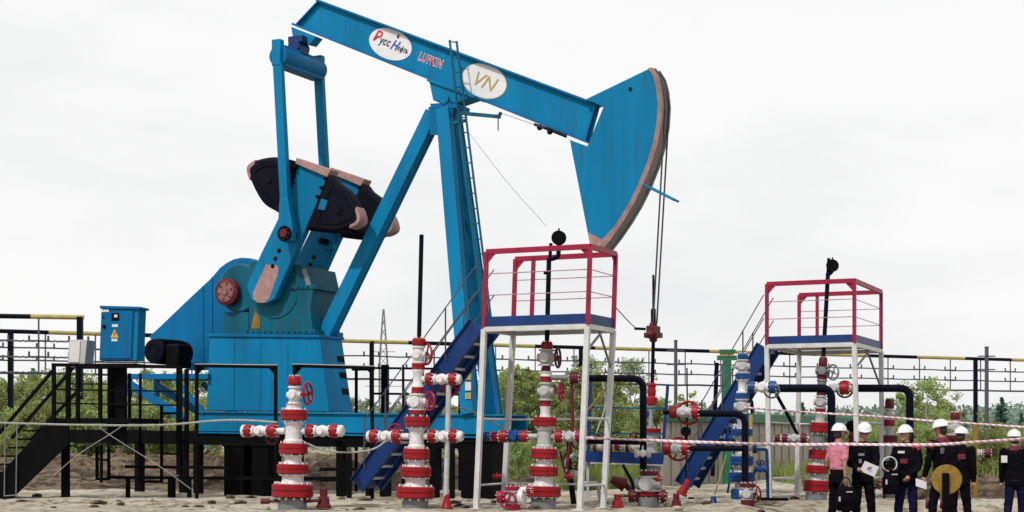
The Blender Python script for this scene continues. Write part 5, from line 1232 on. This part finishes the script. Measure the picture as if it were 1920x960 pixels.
thin([(1362, 770, 30), (1366, 815, 30), (1376, 850, 30), (1364, 925, 30)], .022, 'navy', 'thin blue hose hanging left of the blue wellhead', name='hose', cv=True)
thin([(1118, 812, 29.5), (1135, 760, 29.5), (1130, 716, 29.5)], .014, 'white_grey', 'thin pale hose curving up by the blue stand', name='hose', cv=True)
thin([(1040, 790, 28), (1060, 775, 28), (1085, 782, 28), (1100, 765, 28)], .012, 'rope', 'thin slack line looping behind the nearer front right leg', name='hose', cv=True)
thin([(620, 700, 36), (600, 720, 36), (640, 690, 36)], .01, 'navy_dark', 'thin dark wire behind the base box edge', name='hose', cv=True) if False else None
thin([(880, 250, 33), (950, 340, 32), (1025, 425, 31)], .004, 'wire_grey', 'hair thin wire hanging from the post towards the nearer gauge', name='guy_wire', cv=True)
def small_valve(px, py, D, m_, label, s_=1.0, wheel=True, cap='red'):
    f = Frame(px, D, 16); t_ = thing('small_valve', f.P(px, py), label, 'valve', 'small valves on the thin pipes'); c_ = f.P(px, py)
    q = MB(); q.lathe(c_-f.u*.13*s_, f.u, [(0, .06*s_), (.03*s_, .085*s_), (.06*s_, .05*s_), (.13*s_, .095*s_), (.2*s_, .05*s_), (.23*s_, .085*s_), (.26*s_, .06*s_)], 18); q.build('valve_body', m_, t_)
    q = MB(); q.cyl(c_-f.u*.17*s_, c_-f.u*.11*s_, .1*s_, 18, 0, .01); q.build('end_flange', cap, t_)
    q = MB(); q.cyl(c_+f.u*.11*s_, c_+f.u*.17*s_, .1*s_, 18, 0, .01); q.build('end_flange', cap, t_)
    q = MB(); q.cyl(c_, c_+Vector((0, 0, .17*s_)), .022*s_, 8); q.build('valve_stem', cap, t_)
    if wheel: handwheel(t_, c_+Vector((0, 0, .17*s_)), (f.w*.7+Vector((0, 0, .7))).normalized(), .1*s_, cap)
small_valve(1192, 838, 29.8, 'white_grey', 'pale valve with dark red flanges on the low blue stand', 1.1, cap='maroon')
small_valve(1130, 838, 29.9, 'white_grey', 'pale valve partly behind the rear right leg of the nearer platform', 1.0, cap='maroon')
small_valve(1205, 850, 28.0, 'white', 'round white valve in front of the bent black pipe', .8, False, 'white_grey')
small_valve(1372, 822, 30.0, 'well_blue', 'small blue valve left of the blue wellhead', .9, cap='well_blue')
small_valve(1378, 800, 30.2, 'white_grey', 'small pale valve above the blue one at the blue wellhead', .7, cap='navy')
small_valve(1426, 880, 29.0, 'well_blue', 'small blue valve low beside the farther platform leg', .7, cap='navy')
small_valve(1080, 890, 27.9, 'white_grey', 'grey valve behind the foot of the nearer front right leg', .9, cap='maroon')
small_valve(706 if False else 932, 893, 27.3, 'red', 'tiny red coupling on the left tie rod of the nearer platform', .45, False)
small_valve(1066, 893, 27.0, 'red', 'tiny red coupling on the tie rod right of the wellhead in the platform', .45, False)
small_valve(1645, 925, 31.5, 'white_grey', 'low valve between the second and third helmets, near the ground', 1.0, cap='maroon')
small_valve(1752, 945, 28.6, 'white', 'white and dark red valve near the ground left of the yellow disc', .9, cap='maroon')
f = Frame(1597, 31.5, 0); t_ = thing('gauge_stand', f.P(1597, 850), 'black round gauge on a dark red stem between the first two helmets', 'gauge')
q = MB(); q.cyl(f.P(1597, 799)-f.w*.05, f.P(1597, 799)+f.w*.05, .115, 24, 0, .012); q.build('pressure_gauge', 'black', t_)
q = MB(); q.lathe(f.P(1597, 850), (0, 0, 1), [(0, .12), (.12, .12), (.15, .07), (.3, .06), (.34, .09), (.38, .05), (.5, .03)], 16); q.build('gauge_stem', 'maroon', t_)
q = MB(); q.cyl(f.P(1597, 848), Vector((f.O.x, f.O.y, -.05)), .06, 12); q.build('riser', 'white_grey', t_)
# loose clods and sticks
for i in range(40):
    D = random.uniform(26.4, 33); px = random.uniform(0, 1500); X = (px-960)/F*D; q = MB(); r_ = random.uniform(.03, .09)
    q.ball((0, 0, 0), r_, seg=10, sc=(random.uniform(1, 2), 1, .6))
    for v in q.v: v += v.normalized()*r_*.5*noise.noise(v*18+Vector((i, 3, 0)))
    o = q.build('soil_clod', 'soil', None); o.location = (X, D, gz(X, D)+r_*.2); tag(o, 'dark lump of earth lying on the pale sand', 'clod', 'earth clods on the sand')
# stones scattered along the pad edge
for i in range(26):
    D = random.uniform(26.2, 30.5); px = random.uniform(0, 1920); 
    if 1540 < px: continue
    X = (px-960)/F*D; r_ = random.uniform(.03, .085); q = MB(); q.ball((0, 0, 0), r_, seg=10, sc=(1.3, 1, .7))
    for v in q.v: v += v.normalized()*r_*.35*noise.noise(v*14+Vector((i, 0, 0)))
    o = q.build('stone', 'stone', None); o.location = (X, D, gz(X, D)+r_*.3); tag(o, 'small rough stone lying loose on the pale sand', 'stone', 'small stones on the sand')

# ------------------------------------------------------------------ vegetation
def rvec(rng):
    while True:
        v = Vector((rng.uniform(-1, 1), rng.uniform(-1, 1), rng.uniform(-1, 1)))
        if .05 < v.length < 1: return v.normalized()
def leafquad(V, Fc, c, s, rng, n=None, asp=.6):
    n = rvec(rng) if n is None else n; t = n.cross(rvec(rng)).normalized(); b = n.cross(t); k = len(V)
    V += [c-t*s, c-b*s*asp, c+t*s, c+b*s*asp]; Fc.append((k, k+1, k+2, k+3))
def fast_mesh(name, V, Fc, m_):
    me = bpy.data.meshes.new(name); me.from_pydata(V, [], Fc); me.materials.append(MT[m_]); return me
def sapling(seed, Hh, wide, nleaf, leaf, lm, bm, low=.12):
    rng = random.Random(seed); tr = MB(); pts = [Vector((rng.uniform(-.05, .05)*Hh*t, rng.uniform(-.05, .05)*Hh*t, Hh*.95*t)) for t in [i/6 for i in range(7)]]
    tr.tube(pts, [Hh*.014*(1.05-i/6) for i in range(7)], 7); V = []; Fc = []; nl = 16+int(Hh*3); per = nleaf//nl
    for i in range(nl):
        t = low+(1-low)*((i+rng.random())/nl); base = pts[min(5, int(t*6))].lerp(pts[min(6, int(t*6)+1)], t*6-int(t*6)) if t < 1 else pts[6]
        a = rng.uniform(0, 6.28); ln = wide*(math.sin(min(1, t*1.05)*math.pi)**.6*.85+.15)*rng.uniform(.55, 1.15)
        tip = base+Vector((math.cos(a)*ln, math.sin(a)*ln, ln*rng.uniform(.5, 1.3))); mid = base.lerp(tip, .5)+Vector((0, 0, -ln*.08))
        tr.tube([base, mid, tip], [Hh*.005, Hh*.003, Hh*.0015], 5)
        ncl = 4
        for c in range(ncl):
            cc = base.lerp(tip, .3+.75*(c+rng.random())/ncl)+rvec(rng)*.12*wide; rad = wide*rng.uniform(.12, .26)
            for _ in range(per//ncl):
                leafquad(V, Fc, cc+rvec(rng)*rad*rng.random()**.45, leaf*rng.uniform(.6, 1.3), rng)
    return tr, fast_mesh('crown', V, Fc, lm), bm
def conifer(seed, Hh, wide, leaf, lm='needle'):
    rng = random.Random(seed); tr = MB(); tr.tube([Vector((0, 0, 0)), Vector((.02, 0, Hh*.5)), Vector((0, 0, Hh))], [Hh*.016, Hh*.01, .01], 7); V = []; Fc = []
    n = int(Hh*7)
    for i in range(n):
        t = .1+.9*i/n; z = t*Hh; L = wide*(1-t)**.85*rng.uniform(.75, 1.15)+.08; m = 5+int(rng.random()*3)
        for b in range(m):
            a = rng.uniform(0, 6.28); d_ = Vector((math.cos(a), math.sin(a), rng.uniform(-.1, .35))); k = max(3, int(L*16))
            for s_ in range(k):
                q = s_/k; c = Vector((0, 0, z))+d_*L*q+Vector((0, 0, L*.25*q*q)); 
                for _ in range(3): leafquad(V, Fc, c+rvec(rng)*.06*(1.4-q), leaf*rng.uniform(.7, 1.3), rng, asp=.3)
    return tr, fast_mesh('crown', V, Fc, lm), 'bark'
protos = {}
for i in range(4): protos['s%d' % i] = (sapling(10+i, 4.0, (1.0, .75, 1.25, .9)[i], 3600, .062, 'leaf_light', 'bark_pale'), 4.0)
for i in range(3): protos['p%d' % i] = (sapling(30+i, 4.5, (1.0, .7, 1.1)[i], 3000, .058, 'leaf_hazy', 'bark_pale', .2), 4.5)
for i in range(2): protos['c%d' % i] = (conifer(50+i, 6.0, (1.5, 1.15)[i], .10), 6.0)
for i in range(2): protos['b%d' % i] = (sapling(70+i, 2.0, (1.25, 1.0)[i], 3200, .05, 'leaf_light', 'bark', .02), 2.0)
built = {}
def plant(key, px, ytop, D, label, group, sxy=1.0):
    (tr, cm, bm), Hp = protos[key]; X = (px-960)/F*D; g0 = gz(X, D); Hh = EYE+(HZ-ytop)/F*D-g0; s_ = Hh/Hp
    name = {'s': 'sapling', 'p': 'birch_sapling', 'c': 'conifer', 'b': 'shrub'}[key[0]]
    root = thing(name, (X, D, g0-.05), label, {'s': 'tree', 'p': 'tree', 'c': 'tree', 'b': 'bush'}[key[0]], group)
    if key not in built:
        o = tr.build('trunk', bm, None); built[key] = o.data; trunk = o; crown = bpy.data.objects.new('crown', cm); col.objects.link(crown)
    else:
        trunk = bpy.data.objects.new('trunk', built[key]); col.objects.link(trunk); crown = bpy.data.objects.new('crown', cm); col.objects.link(crown)
    trunk.parent = root; crown.parent = root
    root.scale = (s_*sxy, s_*sxy, s_); root.rotation_euler[2] = random.uniform(0, 6.28)
rg = random.Random(3)
def thicket(x0, x1, n, ytop, yvar, D0, D1, keys, label, group):
    for i in range(n):
        px = x0+(x1-x0)*(i+rg.uniform(.15, .85))/n
        plant(rg.choice(keys), px, ytop+rg.uniform(-yvar, yvar), rg.uniform(D0, D1), label, group, rg.uniform(.85, 1.25))
thicket(-40, 380, 20, 706, 16, 50, 66, ['s0', 's1', 's2', 's3'], 'leafy green sapling in the thicket behind the black staircase', 'saplings behind the staircase')
thicket(-30, 400, 16, 772, 14, 47, 50, ['b0', 'b1', 's2'], 'bright green bush on the soil bank behind the black staircase', 'bushes behind the staircase')
for px, yt, D in ((-5, 694, 92), (62, 688, 96), (118, 716, 100), (208, 706, 98)): plant(('c0', 'c1')[int(px) % 2], px, yt, D, {-5: 'dark conifer cut by the left edge of the view', 62: 'dark pointed conifer rising over the saplings at the left', 118: 'lower dark conifer left of the blue cabinet', 208: 'dark conifer behind the blue control cabinet'}[px], 'conifers at the left')
thicket(640, 900, 9, 745, 14, 58, 80, ['p0', 'p1', 'p2'], 'sapling with haze painted into its pale leaves behind the railing between the wells', 'pale saplings in the middle')
thicket(930, 1160, 13, 698, 20, 50, 62, ['s0', 's1', 's3', 'p1'], 'light green sapling seen through the nearer platform legs', 'saplings behind the nearer platform')
thicket(925, 1245, 9, 826, 8, 43, 46, ['b0', 'b1'], 'lowest leafy bush at ground level behind the nearer platform', 'lowest bushes behind the nearer platform')
thicket(925, 1245, 11, 778, 18, 50.5, 54, ['b0', 'b1'], 'low bright bush seen through the nearer platform legs', 'bushes behind the nearer platform')
for px, yt, D, k_, lb in ((1104, 664, 66, 'p0', 'tall pale sapling right of the nearer platform top'), (1186, 666, 70, 'p2', 'thin pale sapling left of the hanging rod'), (1140, 700, 60, 's1', 'green sapling between the platform legs and the hanging rod'), (1238, 745, 62, 's0', 'rounded green sapling behind the blue stand post'),
                          (1300, 748, 78, 'p1', 'faint grey green sapling left of the leaning dark post'), (1335, 760, 80, 'p2', 'low faint sapling below the green column'), (1505, 752, 84, 'c1', 'small conifer seen between the farther platform legs'),
                          (1738, 710, 58, 's2', 'broad green sapling right of the farther platform'), (1700, 735, 60, 's0', 'green sapling behind the bent black pipe at the right'), (1765, 742, 62, 's3', 'small green sapling left of the dark trestle post'), (1808, 762, 70, 'p1', 'pale thin sapling beside the dark trestle post at the right'),
                          (1878, 742, 72, 'c0', 'pointed conifer right of the grey pole'), (1845, 772, 74, 'p0', 'pale sapling at the foot of the grey pole'), (1915, 772, 70, 'c1', 'conifer cut by the right edge of the view'), (1640, 790, 60, 's1', 'green sapling behind the second and third helmets')):
    plant(k_, px, yt, D, lb, None, 1.1)
thicket(1560, 1960, 13, 812, 9, 38, 43, ['b0', 'b1'], 'dense green bush in the row behind the people', 'bushes behind the people')
thicket(1250, 1560, 6, 770, 8, 60, 75, ['p0', 'p2', 's1'], 'pale sapling beyond the beige shed roof', 'saplings beyond the shed')
# undergrowth and far wood
rng = random.Random(5); V = []; Fc = []
for _ in range(110000):
    y = 37+rng.random()**1.6*50; x = rng.uniform(-.36, .38)*y
    if x > 3.2 and y < 46 and x < 7.2: continue
    if x < 1 and y < 45.5: continue
    if 7.2 < x and y < 37.5: continue
    h_ = rng.uniform(.18, .62); k = len(V); a = rng.uniform(0, 3.14); dx, dy = math.cos(a)*.014, math.sin(a)*.014; lx, ly = rng.uniform(-.15, .15), rng.uniform(-.15, .15)
    z = gz(x, y)-.03; V += [Vector((x-dx, y-dy, z)), Vector((x+dx, y+dy, z)), Vector((x+lx+dx*.4, y+ly, z+h_)), Vector((x+lx-dx*.4, y+ly, z+h_))]; Fc.append((k, k+1, k+2, k+3))
o = bpy.data.objects.new('undergrowth', fast_mesh('undergrowth', V, Fc, 'grass')); col.objects.link(o); tag(o, 'rough tall grass and weeds growing round the edge of the pad', 'grass', kind='stuff')
V = []; Fc = []
for _ in range(52000):
    y = rng.uniform(150, 240); x = rng.uniform(-.36, .36)*y; e = .5+.5*noise.noise(Vector((x*.06, y*.02, 0)))+.25*noise.noise(Vector((x*.35, y*.1, 3)))
    top_ = (2.6+3.6*max(0, e)); z = rng.random()**.8*top_
    leafquad(V, Fc, Vector((x, y, z)), .26*rng.uniform(.6, 1.4), rng)
o = bpy.data.objects.new('far_wood', fast_mesh('far_wood', V, Fc, 'far_leaf')); col.objects.link(o); tag(o, 'distant grey green wood along the horizon', 'wood', kind='stuff')
print('objects', len(bpy.data.objects))
